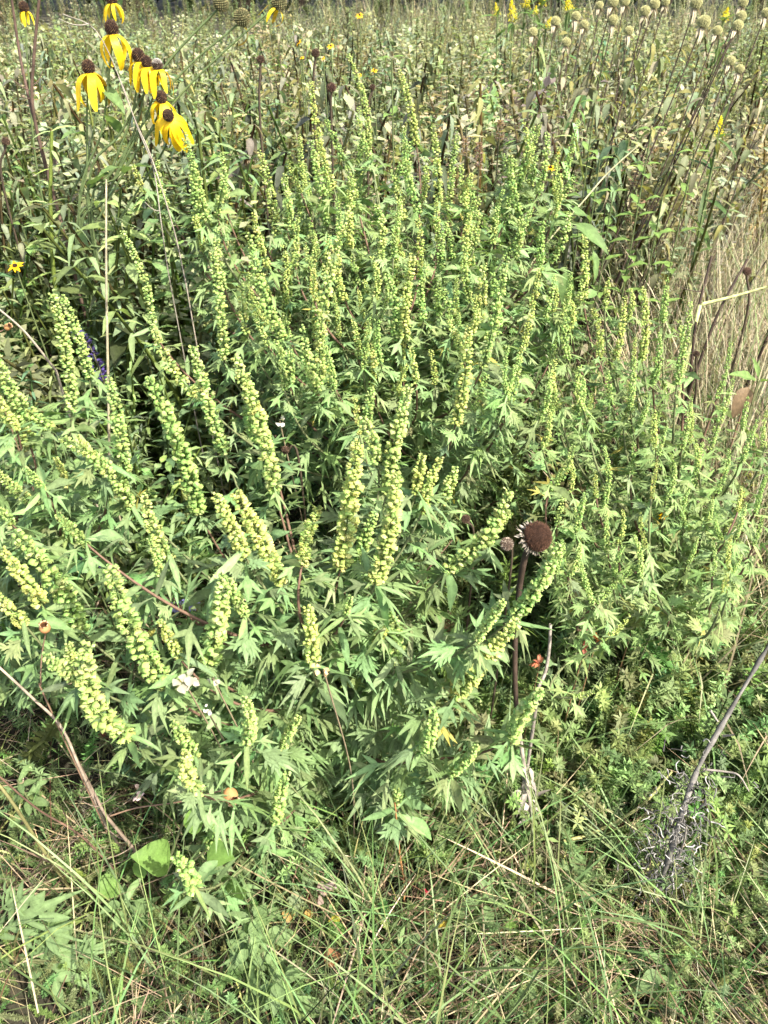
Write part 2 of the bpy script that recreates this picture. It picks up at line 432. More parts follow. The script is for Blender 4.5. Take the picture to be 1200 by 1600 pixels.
# left near: broad green leaves
field('broad', 110, 1.55, 2.6, .4, .75, (.17, .235, .10), -1.5, -.4)
field('green', 190, 1.5, 3.0, .5, .8, (.17, .23, .10), -1.7, -.3)
field('dry', 120, 1.6, 3.0, .5, .8, (.18, .225, .13), -1.7, -.3)
field('fine', 120, 1.5, 3.0, .4, .75, (.2, .24, .12), -1.7, -.2)
field('dry', 330, 1.95, 4.5, .55, .85, (.185, .22, .125), None, .7)
field('green', 300, 1.9, 5, .5, .8, (.17, .23, .10), None, .7)
field('fine', 520, 2.0, 6, .5, .8, (.22, .24, .14), None, .9)
field('dry', 110, 2.4, 4.5, .5, .8, (.24, .24, .14), .6, None)
field('fine', 130, 2.2, 6, .4, .7, (.22, .22, .12), .6, None)
field('dry', 1000, 3.5, 11, .5, .85, (.185, .225, .125), None, None)
field('fine', 1700, 3.5, 12, .5, .85, (.19, .22, .12), None, None)
field('green', 700, 3.5, 12, .45, .75, (.17, .22, .105), None, None)
field('broad', 110, 1.12, 1.6, .22, .45, (.175, .245, .11), -1.3, -.38)
field('green', 90, 1.12, 1.7, .25, .5, (.175, .245, .11), -1.3, -.36)
# low understorey behind the big bush
field('broad', 160, 1.3, 3.2, .2, .45, (.15, .21, .085), None, .6)
field('green', 320, 1.2, 3.5, .2, .45, (.15, .21, .085), None, .7)
tagk(a.build("meadow_weeds", M_LEAF), "stuff", "crowded grey green and tan meadow weeds filling the field", "meadow weeds")

# dark woods at the far edge of the field
a = Acc(); n = 16000
p = np.stack([U(-18, 18, n), U(11, 14, n), U(0, 5, n)], 1)
d = rng.normal(0, 1, (n, 3))
a.scatter(OVATE[0], p, d, (0, .2, 1), U(.15, .32, n), jit((.03, .05, .018), n, .3))
for k in range(40):
    x = rng.uniform(-17, 17); y = rng.uniform(11.5, 14)
    a.tube([(x, y, -.05), (x + .1, y, 2), (x + rng.normal(0, .3), y, 5)], [.12, .1, .06], 7, (.05, .04, .03))
tagk(a.build("distant_woods", M_LEAF), "stuff", "dark edge of the woods beyond the field", "woods")

# ================================================================== RAGWEED
def head_tpl(seed):
    r = np.random.default_rng(seed); a = Acc(); n = 8
    V = [(0, 0, .38)]; C = [(.74, .92, .7)]
    for ring, (rr, zz) in enumerate(((.33, .31), (.52, .15), (.63, -.08))):
        for k in range(n):
            th = k * 2 * math.pi / n; q = rr * (1 + (.2 if ring == 2 else .06) * (1 if k % 2 else -1) + r.normal(0, .05))
            V.append((q * math.cos(th), q * math.sin(th), zz + (.05 if ring == 2 and k % 2 else 0))); C.append((.93, 1.0, .86) if ring < 2 else (1.15, 1.1, 1.05))
    T = [(0, 1 + k, 1 + (k + 1) % n) for k in range(n)]
    Q = [(1 + b * n + k, 1 + (b + 1) * n + k, 1 + (b + 1) * n + (k + 1) % n, 1 + b * n + (k + 1) % n) for b in (0, 1) for k in range(n)]
    a.add(V, C, Q, T)
    o = np.array([(1, 0, 0), (-1, 0, 0), (0, 1, 0), (0, -1, 0), (0, 0, 1), (0, 0, -1.0)])
    F = [(0, 2, 4), (2, 1, 4), (1, 3, 4), (3, 0, 4), (2, 0, 5), (1, 2, 5), (3, 1, 5), (0, 3, 5)]
    for k in range(7):
        th = k * .9 + r.normal(0, .3); q = r.uniform(.2, .46); c = np.array([q * math.cos(th), q * math.sin(th), -.14 - .2 * r.random()])
        a.add(o * [.12, .12, .2] + c, np.array([1.3, 1.15, 1.15]) * r.uniform(.75, 1.15), None, F)
    return a.tpl()
HEADS = [head_tpl(s) for s in range(6)]
CUP = np.array([.36, .445, .16])

def spike_mesh(A, seed, loose=False):
    """flower spike one unit wide and A units long, along +Z"""
    r = np.random.default_rng(seed); a = Acc()
    bx, by = r.normal(0, .04, 2) * A
    ax = lambda t: np.array([bx * math.sin(t * 3.1) * 1.2, by * math.sin(t * 2.6), A * t])
    zs = np.linspace(0, 1, 12)
    a.tube(np.array([ax(t) for t in zs]), np.linspace(.06, .03, 12), 5, (.13, .19, .07))
    n = int((19 if loose else 25) * A); ph = r.uniform(0, 6.28)
    pos, fr, nn, sc, cc = [[[] for _ in range(6)] for _ in range(5)]
    for k in range(n):
        t = (k + r.uniform(-.4, .4)) / n; t = min(max(t, .01), 1.0)
        ph += 2.4 + r.normal(0, .25)
        e = min(1, .62 + .9 * (1 - t)) * min(1, .8 + 3 * t)
        lump = .5 + .5 * math.sin(t * A * 5.2 + seed); rad = (.30 + .08 * lump) * e * r.uniform(.7, 1.2); hs = .27 * min(1, .6 + 1.0 * (1 - t)) * r.uniform(.72, 1.2)
        if r.random() < (.5 if loose else .3) * (1 - lump): continue
        o = np.array([math.cos(ph), math.sin(ph), 0]); c = ax(t) + o * rad + np.array([0, 0, -.05])
        apex = nrm(np.array([0, 0, 1.0]) * r.uniform(.6, 1.0) - o * r.uniform(-.3, .5) + r.normal(0, .25, 3))
        i = r.integers(6)
        pos[i].append(c); nn[i].append(apex); fr[i].append(np.cross(apex, np.array([o[1], -o[0], .1]))); sc[i].append(hs)
        v = 1 + .13 * r.normal(); cr = r.random() < (.14 if t < .75 else .3)
        cc[i].append(CUP * v * (np.array([1.35, 1.15, 1.5]) if cr else np.array([1 + .08 * r.normal(), 1, 1])))
        if r.random() < .5: a.tube([ax(t), c], [.02, .015], 3, CUP * .8)
    for i in range(6): a.scatter(HEADS[i], pos[i], fr[i], nn[i], np.array(sc[i]), np.array(cc[i]))
    # leafy bracts at the foot
    m_ = int(5 + A * 1.6)
    for k in range(m_):
        t = r.uniform(0, .45) ** 1.3; th = r.uniform(0, 6.28)
        a.scatter(THIN[r.integers(3)], [ax(t)], [(math.cos(th), math.sin(th), r.uniform(.1, .7))], [(0, 0, 1.0)], np.array([r.uniform(.35, .85)]), [np.array([.16, .235, .085]) * r.uniform(.8, 1.2)])
    return a.mesh("flower_spike", M_SPIKE)
ASP = [2.2, 3.2, 4.5, 6.2, 8.5, 11.5]
SPK = {l: [[spike_mesh(A, 100 + 17 * i + 3 * j + (500 if l else 0), l) for j in range(3)] for i, A in enumerate(ASP)] for l in (False, True)}

YT = ([60, 150, 300, 400, 500, 600, 700, 800, 900, 1000, 1100, 1200, 1300, 1400], [1.85, 1.75, 1.5, 1.36, 1.22, 1.10, .97, .86, .76, .69, .63, .60, .58, .57])
def canopy(py): return float(np.interp(py, *YT))

def ragweed(name, label, base, spikes, stemh, leafc, leafs=1.0, loose=False, shoots=30, spread=.35, seed=0, yoff=0.0, dens=1.0, wf=.84):
    r = np.random.default_rng(seed)
    base = np.asarray(base, float)
    root = thing(name, label, "ragweed", base)
    st = Acc(); fo = Acc()
    B = []; 
    for (bx, by, tx, ty, wpx) in spikes:
        Yb = canopy(by) + yoff + r.normal(0, .03)
        b = at(bx, by, Yb); t = at(tx, ty, Yb + r.normal(0, .02)); B.append((b, t, wpx))
    top = base + np.array([0, 0, stemh]); cen = np.mean([b for b, _, _ in B], 0); top[:2] += (cen[:2] - base[:2]) * .5
    S0 = bez(base - [0, 0, .03], base + [0, 0, stemh * .5], top, 14)
    st.tube(S0, np.linspace(.0085, .004, 14), 7, (.16, .15, .075))
    L_pos = {k: [] for k in range(4)}
    def leaf(kind, pos, d, up, L, c): L_pos[kind].append((pos, d, up, L, c))
    def branch(P0, P1, P2, r0, whorl, tipdir):
        n = 16; P = bez(P0, P1, P2, n)
        red = r.random() < .4
        st.tube(P, np.linspace(r0, r0 * .45, n), 5, (.13, .08, .055) if red else (.13, .15, .07))
        seg = np.linalg.norm(np.diff(P, axis=0), axis=1); tot = seg.sum(); cum = np.concatenate([[0], np.cumsum(seg)])
        k = 0; s = max(.16 * tot, .03); az0 = r.uniform(0, 3.14)
        while s < tot:
            i = np.searchsorted(cum, s) - 1; i = max(0, min(n - 2, i)); f = (s - cum[i]) / max(seg[i], 1e-6)
            c = P[i] * (1 - f) + P[i + 1] * f; tg = nrm(P[i + 1] - P[i])
            s1 = nrm(np.cross(tg, [.1, .2, 1.0])); s2 = np.cross(s1, tg)
            for sg in (-1, 1):
                a_ = az0 + k * 1.57
                d = sg * (math.cos(a_) * s1 + math.sin(a_) * s2) + tg * r.uniform(.2, .8); d[2] = d[2] * .55 + r.uniform(-.15, .45)
                u = s / tot
                kind = r.choice(4, p=[.12, .3, .38, .2] if u < .6 else [.3, .45, .22, .03])
                L = r.uniform(.055, .1) * leafs * (1.15 - .35 * u)
                cc = np.asarray(leafc) * (1 + .14 * r.normal()) * (1 + .07 * r.normal(size=3))
                if r.random() < .012 and kind < 2: cc = np.array([.36, .33, .09])
                leaf(kind, c, d, np.array([r.normal(0, .25), r.normal(0, .25), 1.0]), L, cc)
            s += r.uniform(.026, .042) / dens; k += 1
        for q in range(whorl):
            th = q * 6.28 / max(whorl, 1) + r.normal(0, .3)
            d = np.array([math.cos(th), math.sin(th), r.uniform(-.45, .35)])
            cc = np.asarray(leafc) * (1.08 + .12 * r.normal()) * (1 + .06 * r.normal(size=3))
            leaf(r.choice(3, p=[.35, .45, .2]), P2 + np.array([0, 0, r.uniform(-.02, .012)]), d, np.array([0, 0, 1.0]) + r.normal(0, .2, 3), r.uniform(.05, .085) * leafs, cc)
    def origin(b):
        hd = np.linalg.norm(b[:2] - base[:2]); z = np.clip(b[2] - .75 * hd - .05, .06, stemh)
        i = np.argmin(np.abs(S0[:, 2] - z)); return S0[i]
    extra = Acc()
    for i, (b, t, wpx) in enumerate(B):
        L = np.linalg.norm(t - b); wd = size(wpx * wf, b); dr = (t - b) / L
        P0 = origin(b); ctrl = b - dr * min(.5 * np.linalg.norm(b - P0), .22) * 1.0
        ctrl = ctrl * .75 + (P0 * .5 + b * .5) * .25
        branch(P0, ctrl, b, .0032, 6, dr)
        A = L / wd; k = int(np.argmin([abs(math.log(A / q)) for q in ASP]))
        j = (i * 7 + seed) % 3; me = SPK[loose][k][j]
        rot = Vector((0, 0, 1)).rotation_difference(Vector(dr)) @ __import__('mathutils').Quaternion((0, 0, 1), r.uniform(0, 6.28))
        child("flower_spike", me, root, b - base, rot, (wd, wd, L / ASP[k]))
    # leafy shoots without flowers
    Bs = np.array([b for b, _, _ in B])
    for q in range(shoots):
        b = Bs[r.integers(len(Bs))] * r.uniform(.55, .95) + Bs[r.integers(len(Bs))] * .05 + base * r.uniform(.0, .3)
        b = base + (Bs[r.integers(len(Bs))] - base) * r.uniform(.45, .92) + r.normal(0, .04, 3); b[2] = max(b[2] - r.uniform(.02, .12), .08)
        P0 = origin(b); branch(P0, (P0 + b) / 2 + [0, 0, .03], b, .0024, 6, None)
    for k, tl in enumerate((LEAF_SIMPLE, LEAF_TRI, LEAF_PENTA, LEAF_BIG)):
        lst = L_pos[k]
        if not lst: continue
        idx = r.integers(0, len(tl), len(lst))
        for i in range(len(tl)):
            s_ = [x for x, q in zip(lst, idx) if q == i]
            if s_: fo.scatter(tl[i], [x[0] for x in s_], [x[1] for x in s_], [x[2] for x in s_], np.array([x[3] for x in s_]), np.array([x[4] for x in s_]))
    st.build("stem", M_STEM, root, origin=base)
    fo.build("foliage", M_LEAF, root, origin=base)
    return root

FRONT = [  # foot x, y, tip x, y, width   (photograph pixels)
 (310,800,228,588,34),(428,765,366,556,34),(438,908,366,770,38),(382,868,336,772,32),(472,882,500,790,30),(532,888,563,688,38),
 (588,908,615,735,36),(590,720,566,648,30),(605,770,640,602,32),(700,890,795,766,36),(255,1068,172,880,46),(326,1034,341,893,40),
 (198,1152,136,1002,46),(126,985,22,828,42),(282,1030,248,968,24),(120,1062,70,1022,30),(116,1040,106,1004,24),(265,872,222,772,28),
 (135,850,88,800,24),(386,1160,381,1090,28),(304,1182,268,1128,30),(384,962,358,905,24),(488,1036,483,948,30),(618,1034,604,955,30),
 (600,985,580,1000,26),(802,962,872,850,34),(716,1085,812,968,38),(655,1172,674,1108,28),(802,1152,845,1080,32),(690,785,712,728,26),
 (650,770,660,708,26),(660,800,690,712,24),(310,1235,292,1180,32),(332,1322,336,1268,30),(302,1388,272,1340,34),(432,1282,452,1208,26),
 (615,1256,620,1232,22),(705,1210,745,1165,22),(560,880,590,800,28),(420,700,392,610,28),(575,660,583,604,22),(765,840,800,800,22),
 (205,790,92,686,32),(350,705,300,540,30),(440,1175,470,1120,20),(540,960,548,930,16),(250,900,232,840,20),(745,1000,790,940,22),
]
REAR = [
 (240,520,187,362,20),(312,622,240,510,28),(350,560,332,380,26),(442,530,396,362,28),(500,600,545,318,26),(495,612,470,508,26),
 (492,470,488,420,18),(618,530,605,430,24),(632,530,645,395,24),(662,500,668,412,20),(708,512,690,448,22),(712,662,727,508,28),
 (752,500,758,408,22),(755,572,792,396,24),(778,520,770,425,22),(225,302,208,255,14),(262,322,246,248,16),(322,345,288,205,22),
 (340,330,355,270,18),(312,372,300,236,20),(432,370,402,232,22),(522,295,490,125,18),(576,240,541,84,16),(650,225,621,108,18),
 (655,335,638,220,20),(512,352,485,218,22),(548,392,548,318,18),(592,402,588,318,20),(686,322,676,194,20),(702,330,716,205,18),
 (735,362,722,255,18),(742,382,746,306,18),(800,300,786,240,18),(632,342,612,270,18),(806,300,832,195,18),(822,262,818,190,16),
 (840,302,856,205,18),(812,335,800,240,18),(864,342,872,260,16),(868,322,898,272,16),(806,402,814,338,18),(845,420,850,345,18),
 (580,250,560,165,16),(536,250,508,185,16),(470,300,452,240,14),(560,330,540,255,18),(420,420,398,330,18),(350,450,338,355,20),
 (385,520,378,440,20),(540,470,532,400,18),(585,470,580,400,18),(690,420,700,345,18),(655,420,650,340,18),(735,470,728,385,18),
 (770,380,780,320,16),(615,400,622,330,18),(465,400,470,330,14),(725,560,700,500,18),(680,600,672,545,16),(650,600,640,540,18),
 (445,600,430,530,18),(560,560,552,500,16),(790,640,806,570,16),(740,640,760,580,18),(830,480,842,420,16),(820,540,835,480,16),
 (790,340,802,290,14),(685,380,680,310,16),(505,430,515,365,16),(850,500,868,430,16),
]
LEFT = [
 (112,640,82,458,28),(140,592,93,460,22),(78,668,-4,552,30),(48,700,-10,590,32),(196,740,166,588,26),(60,790,-5,735,24),
 (66,945,-4,858,32),(40,978,-6,928,30),(68,765,36,730,18),(24,668,-4,620,26),(150,720,120,680,18),(20,820,-10,790,20),(105,760,86,715,16),
]
RIGHT = [
 (912,472,914,366,18),(945,482,952,432,14),(1004,562,1000,448,18),(962,562,976,462,16),(1036,502,1042,434,14),(1058,600,1076,470,18),
 (936,562,924,480,16),(955,632,950,578,14),(1120,622,1142,534,12),(1108,702,1146,590,15),(1024,702,1024,640,15),(858,765,896,694,18),
 (944,792,944,700,12),(888,560,890,480,16),(1020,600,1026,520,15),(985,640,992,560,14),(912,640,906,570,16),(872,640,868,560,16),
 (1066,700,1080,620,13),(1085,760,1100,690,12),(1120,770,1140,700,12),(1160,720,1185,655,12),(926,942,905,878,14),(932,942,1002,880,14),
 (900,830,915,770,14),(870,820,885,770,14),(1180,800,1200,745,11),(1150,840,1165,785,11),(1100,830,1112,780,11),(1040,780,1052,725,12),
 (985,740,990,690,13),(1010,860,1000,800,11),(960,900,975,850,12),(888,900,905,850,14),(940,1000,985,960,12),(895,1090,930,1080,14),
 (848,700,858,640,14),(1065,560,1058,500,13),(980,500,985,450,12),(1195,700,1200,640,11),(1075,880,1090,840,10),(1140,900,1160,860,10),
]
r0 = np.random.default_rng(77)
for k in range(32):
    x = r0.uniform(300, 870); y = r0.uniform(300, 680); l_ = r0.uniform(40, 85); REAR.append((x, y, x + r0.normal(0, 8) + (x - 600) * .05, y - l_, r0.uniform(13, 19)))
for k in range(44):
    x = r0.uniform(860, 1190); y = r0.uniform(480, 930); l_ = r0.uniform(30, 70)
    if y < 480 + (x - 900) * .6: continue
    RIGHT.append((x, y, x + r0.normal(4, 8), y - l_, r0.uniform(9, 13)))
MID = []
for k in range(78):
    x = r0.uniform(380, 900); y = r0.uniform(270, 640); l_ = r0.uniform(40, 95)
    if y > 640 - abs(x - 640) * .5: continue
    MID.append((x, y, x + r0.normal(0, 8) + (x - 600) * .06, y - l_, r0.uniform(11, 17)))
ragweed("ragweed_plant", "large front ragweed bush with the thickest pale green flower spikes", (-.08, .80, 0), FRONT, .36, (.165, .243, .104), .72, False, 50, seed=3, dens=1.8, wf=.84)
ragweed("ragweed_plant", "tall upright ragweed behind the front bush with many slim spikes", (.02, 1.28, 0), REAR, .62, (.188, .272, .113), .58, True, 80, seed=5, dens=1.6, wf=.78)
ragweed("ragweed_plant", "slender bushy ragweed in the middle with short thin spikes, right of the tall one", (.20, 1.32, 0), MID, .55, (.188, .272, .113), .55, True, 50, seed=15, yoff=.05, dens=1.5)
ragweed("ragweed_plant", "ragweed with thick spikes leaning in from the left edge", (-.72, 1.02, 0), LEFT, .40, (.168, .252, .103), .72, False, 20, seed=7, dens=1.6)
ragweed("ragweed_plant", "fine yellowish ragweed with sparse thin spikes beside the tan grass", (.62, 1.22, 0), RIGHT, .40, (.195, .275, .108), .46, True, 50, seed=9, yoff=.02, dens=1.3)

# ================================================================== SINGLE STALKS, FLOWERS AND SEED HEADS
from mathutils import Quaternion
def smooth_path(pts, n=24):
    P = np.asarray(pts, float)
    if len(P) == 2: return P[0] + (P[1] - P[0]) * np.linspace(0, 1, n)[:, None]
    Q = np.concatenate([[2 * P[0] - P[1]], P, [2 * P[-1] - P[-2]]]); out = []
    m_ = len(P) - 1; per = max(2, n // m_)
    for i in range(m_):
        t = np.linspace(0, 1, per, endpoint=(i == m_ - 1))[:, None]; a_, b_, c_, d_ = Q[i:i + 4]
        out.append(.5 * (2 * b_ + (c_ - a_) * t + (2 * a_ - 5 * b_ + 4 * c_ - d_) * t * t + (3 * b_ - a_ - 3 * c_ + d_) * t ** 3))
    return np.concatenate(out)
def px_path(lst, n=24): return smooth_path([at(*q) for q in lst], n)
def qto(d, roll=0.0): return Vector((0, 0, 1)).rotation_difference(Vector(tuple(float(x) for x in d))) @ Quaternion((0, 0, 1), roll)
def drop(p, dx=0.0, dy=0.0): return np.array([p[0] + dx, p[1] + dy, -.02])

def fib(n, zmin=-1.0):
    k = np.arange(n) + .5; z = 1 - (1 - zmin) * k / n; th = k * 2.39996; q = np.sqrt(np.maximum(0, 1 - z * z))
    return np.stack([q * np.cos(th), q * np.sin(th), z], 1)
def cone_mesh(seed, name, elong=1.15, c1=(.035, .018, .012), c2=(.10, .06, .03), bump=.22, n=170, pale_top=None):
    """unit-diameter seed cone, axis +Z, packed with small scales"""
    r = np.random.default_rng(seed); a = Acc(); D = fib(n, -.75)
    nu, nv = 14, 9; V = []; 
    for j in range(nv):
        ph = math.pi * j / (nv - 1)
        for i in range(nu):
            th = i * 2 * math.pi / nu; V.append((.44 * math.sin(ph) * math.cos(th), .44 * math.sin(ph) * math.sin(th), .44 * elong * math.cos(ph)))
    Q = [(j * nu + i, (j + 1) * nu + i, (j + 1) * nu + (i + 1) % nu, j * nu + (i + 1) % nu) for j in range(nv - 1) for i in range(nu)]
    a.add(V, np.array(c1) * .7, Q)
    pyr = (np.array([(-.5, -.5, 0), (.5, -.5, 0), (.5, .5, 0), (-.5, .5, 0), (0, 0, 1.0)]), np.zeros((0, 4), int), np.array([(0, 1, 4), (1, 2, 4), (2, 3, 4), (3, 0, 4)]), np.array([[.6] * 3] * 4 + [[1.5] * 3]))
    pos = D * .43 * [1, 1, elong]; 
    cc = np.where((r.random(n) < .35)[:, None], np.array(c2), np.array(c1)) * (1 + .25 * r.normal(size=(n, 1)))
    if pale_top is not None: cc = np.where((D[:, 2] > .3)[:, None], np.array(pale_top) * (1 + .2 * r.normal(size=(n, 1))), cc)
    V4, _, T4, K4 = pyr
    V4 = V4[:, [0, 2, 1]]                     # length axis -> y
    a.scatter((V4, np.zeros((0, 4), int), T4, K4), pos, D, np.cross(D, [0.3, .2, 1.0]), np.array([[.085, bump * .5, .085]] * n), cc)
    return a.mesh(name, M_CONE, False)
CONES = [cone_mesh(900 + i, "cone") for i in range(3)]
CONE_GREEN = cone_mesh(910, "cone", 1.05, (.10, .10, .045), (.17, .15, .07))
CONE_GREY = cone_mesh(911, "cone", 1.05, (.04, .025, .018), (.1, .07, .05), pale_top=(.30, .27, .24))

def petal_mesh(seed, wid, curl, brown=0.0):
    """drooping ray petal of unit length, hanging from the origin towards -Z while leaning out along +X"""
    r = np.random.default_rng(seed); a = Acc(); n = 10; V = []; C = []
    ang = 0.15; x = z = 0.0
    for i in range(n):
        t = i / (n - 1); wv = wid * (.35 + .65 * math.sin(math.pi * min(1, t * .9 + .12)) ** .7) * (1 if t < .93 else .55)
        for k in range(5):
            u = (k - 2) / 2; V.append((x + .05 * wid * (u * u), u * wv * .5 + .03 * math.sin(t * 5 + seed), z - .02 * abs(u)))
            b = brown * (1 if r.random() < .6 else .4) * (t ** .7)
            base = np.array([.86, .61, .018]) * (1 - .10 * (k % 2)) * (1 - .12 * t)
            C.append(base * (1 - b) + np.array([.22, .11, .03]) * b)
        ang += (1.28 - .15) / 4 if i < 4 else curl / 5
        x += math.cos(ang) / (n - 1); z -= math.sin(ang) / (n - 1)
    Q = [(i * 5 + k, i * 5 + k + 1, i * 5 + 6 + k, i * 5 + 5 + k) for i in range(n - 1) for k in range(4)]
    a.add(V, C, Q); return a.mesh("petal", M_PETAL)
PETALS = [petal_mesh(1, .24, .1), petal_mesh(2, .2, .5), petal_mesh(3, .27, -.05), petal_mesh(4, .22, .9)]
PETALS_BROWN = [petal_mesh(5, .26, 1.2, .8), petal_mesh(6, .22, .6, .9)]

def add_leaf(acc, tpl, p, tip, col, up=(0, 0, 1.0), wide=1.0):
    p = np.asarray(p, float); d = np.asarray(tip, float) - p; L = np.linalg.norm(d)
    acc.scatter(tpl, [p], [d], [up], np.array([[L * wide, L, L]]), [col])

def coneflower(label, cx, cy, w_, Y, petals, L, path, cone=0, brown=0, axis=(0, 0, 1), leafs=(), pet_set=None, group="yellow coneflowers"):
    h = at(cx, cy, Y); rw = size(w_, h); low = at(*path[-1]); foot = drop(low, -.02, .03)
    root = thing("coneflower", label, "coneflower", foot + [0, 0, .02], group)
    b = np.asarray(root.location)
    ax = nrm(np.array(axis, float))
    L = L * .88; P = smooth_path([h - ax * rw * .45] + [at(*q) for q in path] + [foot], 30)
    a = Acc(); a.tube(P, np.linspace(.0017, .0026, len(P)), 6, (.10, .14, .055)); a.build("stem", M_STEM, root, origin=b)
    cm = {0: CONES[0], 1: CONES[1], 2: CONES[2], 'green': CONE_GREEN, 'grey': CONE_GREY}[cone]
    child("cone", cm, root, h - b, qto(ax, cx), rw)
    for k in range(petals):
        th = k * 6.283 / max(petals, 1) + rng.normal(0, .2)
        me = PETALS_BROWN[k % 2] if k < brown else PETALS[rng.integers(4)] if pet_set is None else PETALS[pet_set]
        l_ = size(L, h) * rng.uniform(.85, 1.1)
        o = Vector((math.cos(th), math.sin(th), 0)) * rw * .3
        q = qto(ax) @ Quaternion((0, 0, 1), th)
        child("petal", me, root, h - b + np.array(qto(ax) @ Vector((o.x, o.y, -rw * .35))), q, l_)
    if leafs:
        for (x0, y0, x1, y1, wd) in leafs:
            a = Acc(); add_leaf(a, OVATE[rng.integers(3)], at(x0, y0, Y + .02), at(x1, y1, Y - .03), np.array([.14, .22, .08]) * rng.uniform(.85, 1.15), wide=wd)
            a.build("leaf", M_LEAF, root, origin=b)
    return root

YC = 1.62
coneflower("yellow coneflower at the far top left corner with two short petals", 37, 11, 15, YC + .2, 4, 26, [(45, 120, YC + .2), (70, 330, YC + .2)])
coneflower("coneflower whose brown cone is cut by the top edge above drooping petals", 174, -3, 18, YC + .1, 6, 34, [(168, 60, YC + .1), (140, 240, YC + .1), (110, 380, YC + .1)], 1)
coneflower("coneflower with looped curling petals under a rough reddish brown cone", 174, 44, 21, YC, 5, 62, [(172, 100, YC), (160, 200, YC), (125, 380, YC)], 2, pet_set=3, leafs=((150, 130, 195, 160, .8),))
coneflower("coneflower with long petals half shrivelled brown, left of the others", 138, 105, 20, YC, 8, 62, [(136, 170, YC), (136, 260, YC), (130, 400, YC)], 0, 4, leafs=((135, 215, 100, 190, .7), (136, 300, 165, 262, .8)))
coneflower("coneflower with a taller olive brown cone, behind its two close neighbours", 216, 87, 20, YC, 7, 48, [(214, 130, YC), (203, 190, YC), (160, 300, YC), (120, 400, YC)], 2, leafs=((190, 215, 165, 165, .7),))
coneflower("coneflower with a small dark cone in the middle of three crowded blooms", 229, 97, 17, YC - .02, 7, 44, [(226, 140, YC), (210, 205, YC), (165, 310, YC), (125, 400, YC)], 1)
coneflower("coneflower with a greyish pale topped cone and broad yellow petals", 246, 101, 17, YC - .03, 8, 46, [(240, 150, YC), (215, 210, YC), (170, 300, YC), (128, 400, YC)], 'grey', leafs=((195, 262, 152, 262, .9),))
coneflower("coneflower with messy petals swept left, just above the lowest bloom", 252, 152, 18, YC - .05, 8, 56, [(240, 195, YC), (205, 250, YC), (150, 350, YC), (125, 410, YC)], 1, axis=(.15, -.2, 1), leafs=((190, 275, 225, 240, .8),))
coneflower("lowest coneflower, facing the camera with dark round cone and long petals", 263, 180, 18, YC - .12, 9, 66, [(258, 230, YC - .05), (220, 290, YC), (165, 380, YC), (140, 430, YC)], 0, axis=(.1, -.75, .8))
GS = "petalless coneflower heads"
coneflower("olive seed head without petals on a long slanting stem, left of the pair", 345, 6, 24, YC, 0, 20, [(335, 20, YC), (262, 98, YC), (190, 205, YC), (140, 340, YC)], 'green', axis=(.6, 0, .8), group=GS)
coneflower("olive seed head with one white wilted petal on a slanting stem", 378, 28, 26, YC, 1, 44, [(362, 46, YC), (270, 130, YC), (175, 270, YC), (140, 350, YC)], 'green', axis=(.5, -.2, .8), brown=1, group=GS)
coneflower("olive seed head with pale withered petals at the top edge", 436, 4, 24, YC, 4, 34, [(400, 36, YC), (285, 145, YC), (190, 270, YC), (145, 360, YC)], 'green', axis=(.5, 0, .8), brown=2, group=GS)

# leaning dark and dry stalks
def dry_stalk(label, pts, r0, r1, col, name="dry_stalk", cat="stalk", ground=True, twigs=0, m=None):
    P = px_path(pts, 28)
    if ground: P = np.concatenate([P, [(P[-1] + drop(P[-1])) / 2 + [.005, .0, 0], drop(P[-1], .01, .02)]])
    root = thing(name, label, cat, P[-1])
    a = Acc(); a.tube(P, np.linspace(size(r1, P[0]), size(r0, P[-3]), len(P)) * .5, 6, np.asarray(col) * (1 + .15 * rng.normal(size=(len(P), 1))))
    a.build("stem", m or M_STEM, root, origin=P[-1])
    if twigs:
        for k in range(twigs):
            a = Acc(); p = P[rng.integers(2, len(P) - 4)]; d = nrm(np.array([rng.normal(), rng.normal() * .5, .4 + .4 * rng.random()])) * size(rng.uniform(20, 60), p)
            a.tube(bez(p, p + d * .5 + [0, 0, -.01], p + d, 6), np.linspace(.0012, .0006, 6), 4, col)
            a.build("twig", M_STEM, root, origin=P[-1])
    return root
DARK = (.045, .03, .022); STRAW = (.32, .285, .19); GREYD = (.28, .25, .21)
dry_stalk("pale straw stem standing upright left of the tallest left spikes", [(166, 280, 1.25), (166, 430, 1.22), (169, 600, 1.2), (172, 760, 1.18)], 5, 3, STRAW)
dry_stalk("dark stem bending near the top left corner with side twigs", [(62, -10, 1.7), (53, 90, 1.7), (51, 165, 1.7), (70, 255, 1.7), (88, 320, 1.7)], 6, 5, (.09, .06, .045), twigs=5)
dry_stalk("brown stem at the far left slanting to meet the dark bent one", [(17, -10, 1.72), (30, 80, 1.72), (44, 150, 1.71)], 5, 4, (.10, .065, .05))
dry_stalk("grey wispy bent stem crossing below the coneflowers", [(98, 22, 1.5), (150, 48, 1.5), (190, 130, 1.5), (215, 200, 1.48), (240, 265, 1.45), (252, 350, 1.42), (262, 420, 1.42)], 2.0, 1.5, (.22, .20, .165), twigs=4)
dry_stalk("second thin grey stem running beside the wispy bent one", [(185, 120, 1.47), (212, 190, 1.47), (238, 250, 1.45), (272, 360, 1.42), (290, 440, 1.4)], 2.4, 1.8, (.24, .21, .17))
dry_stalk("thin grey stem slanting in from the left edge above the thick spikes", [(-5, 480, 1.1), (40, 520, 1.12), (88, 580, 1.15)], 4, 3, (.33, .28, .22))
dry_stalk("tall dark stalk standing in the tan grass at the right", [(1112, 400, 1.5), (1088, 500, 1.45), (1076, 610, 1.42), (1062, 700, 1.4)], 5, 4, DARK, twigs=3)
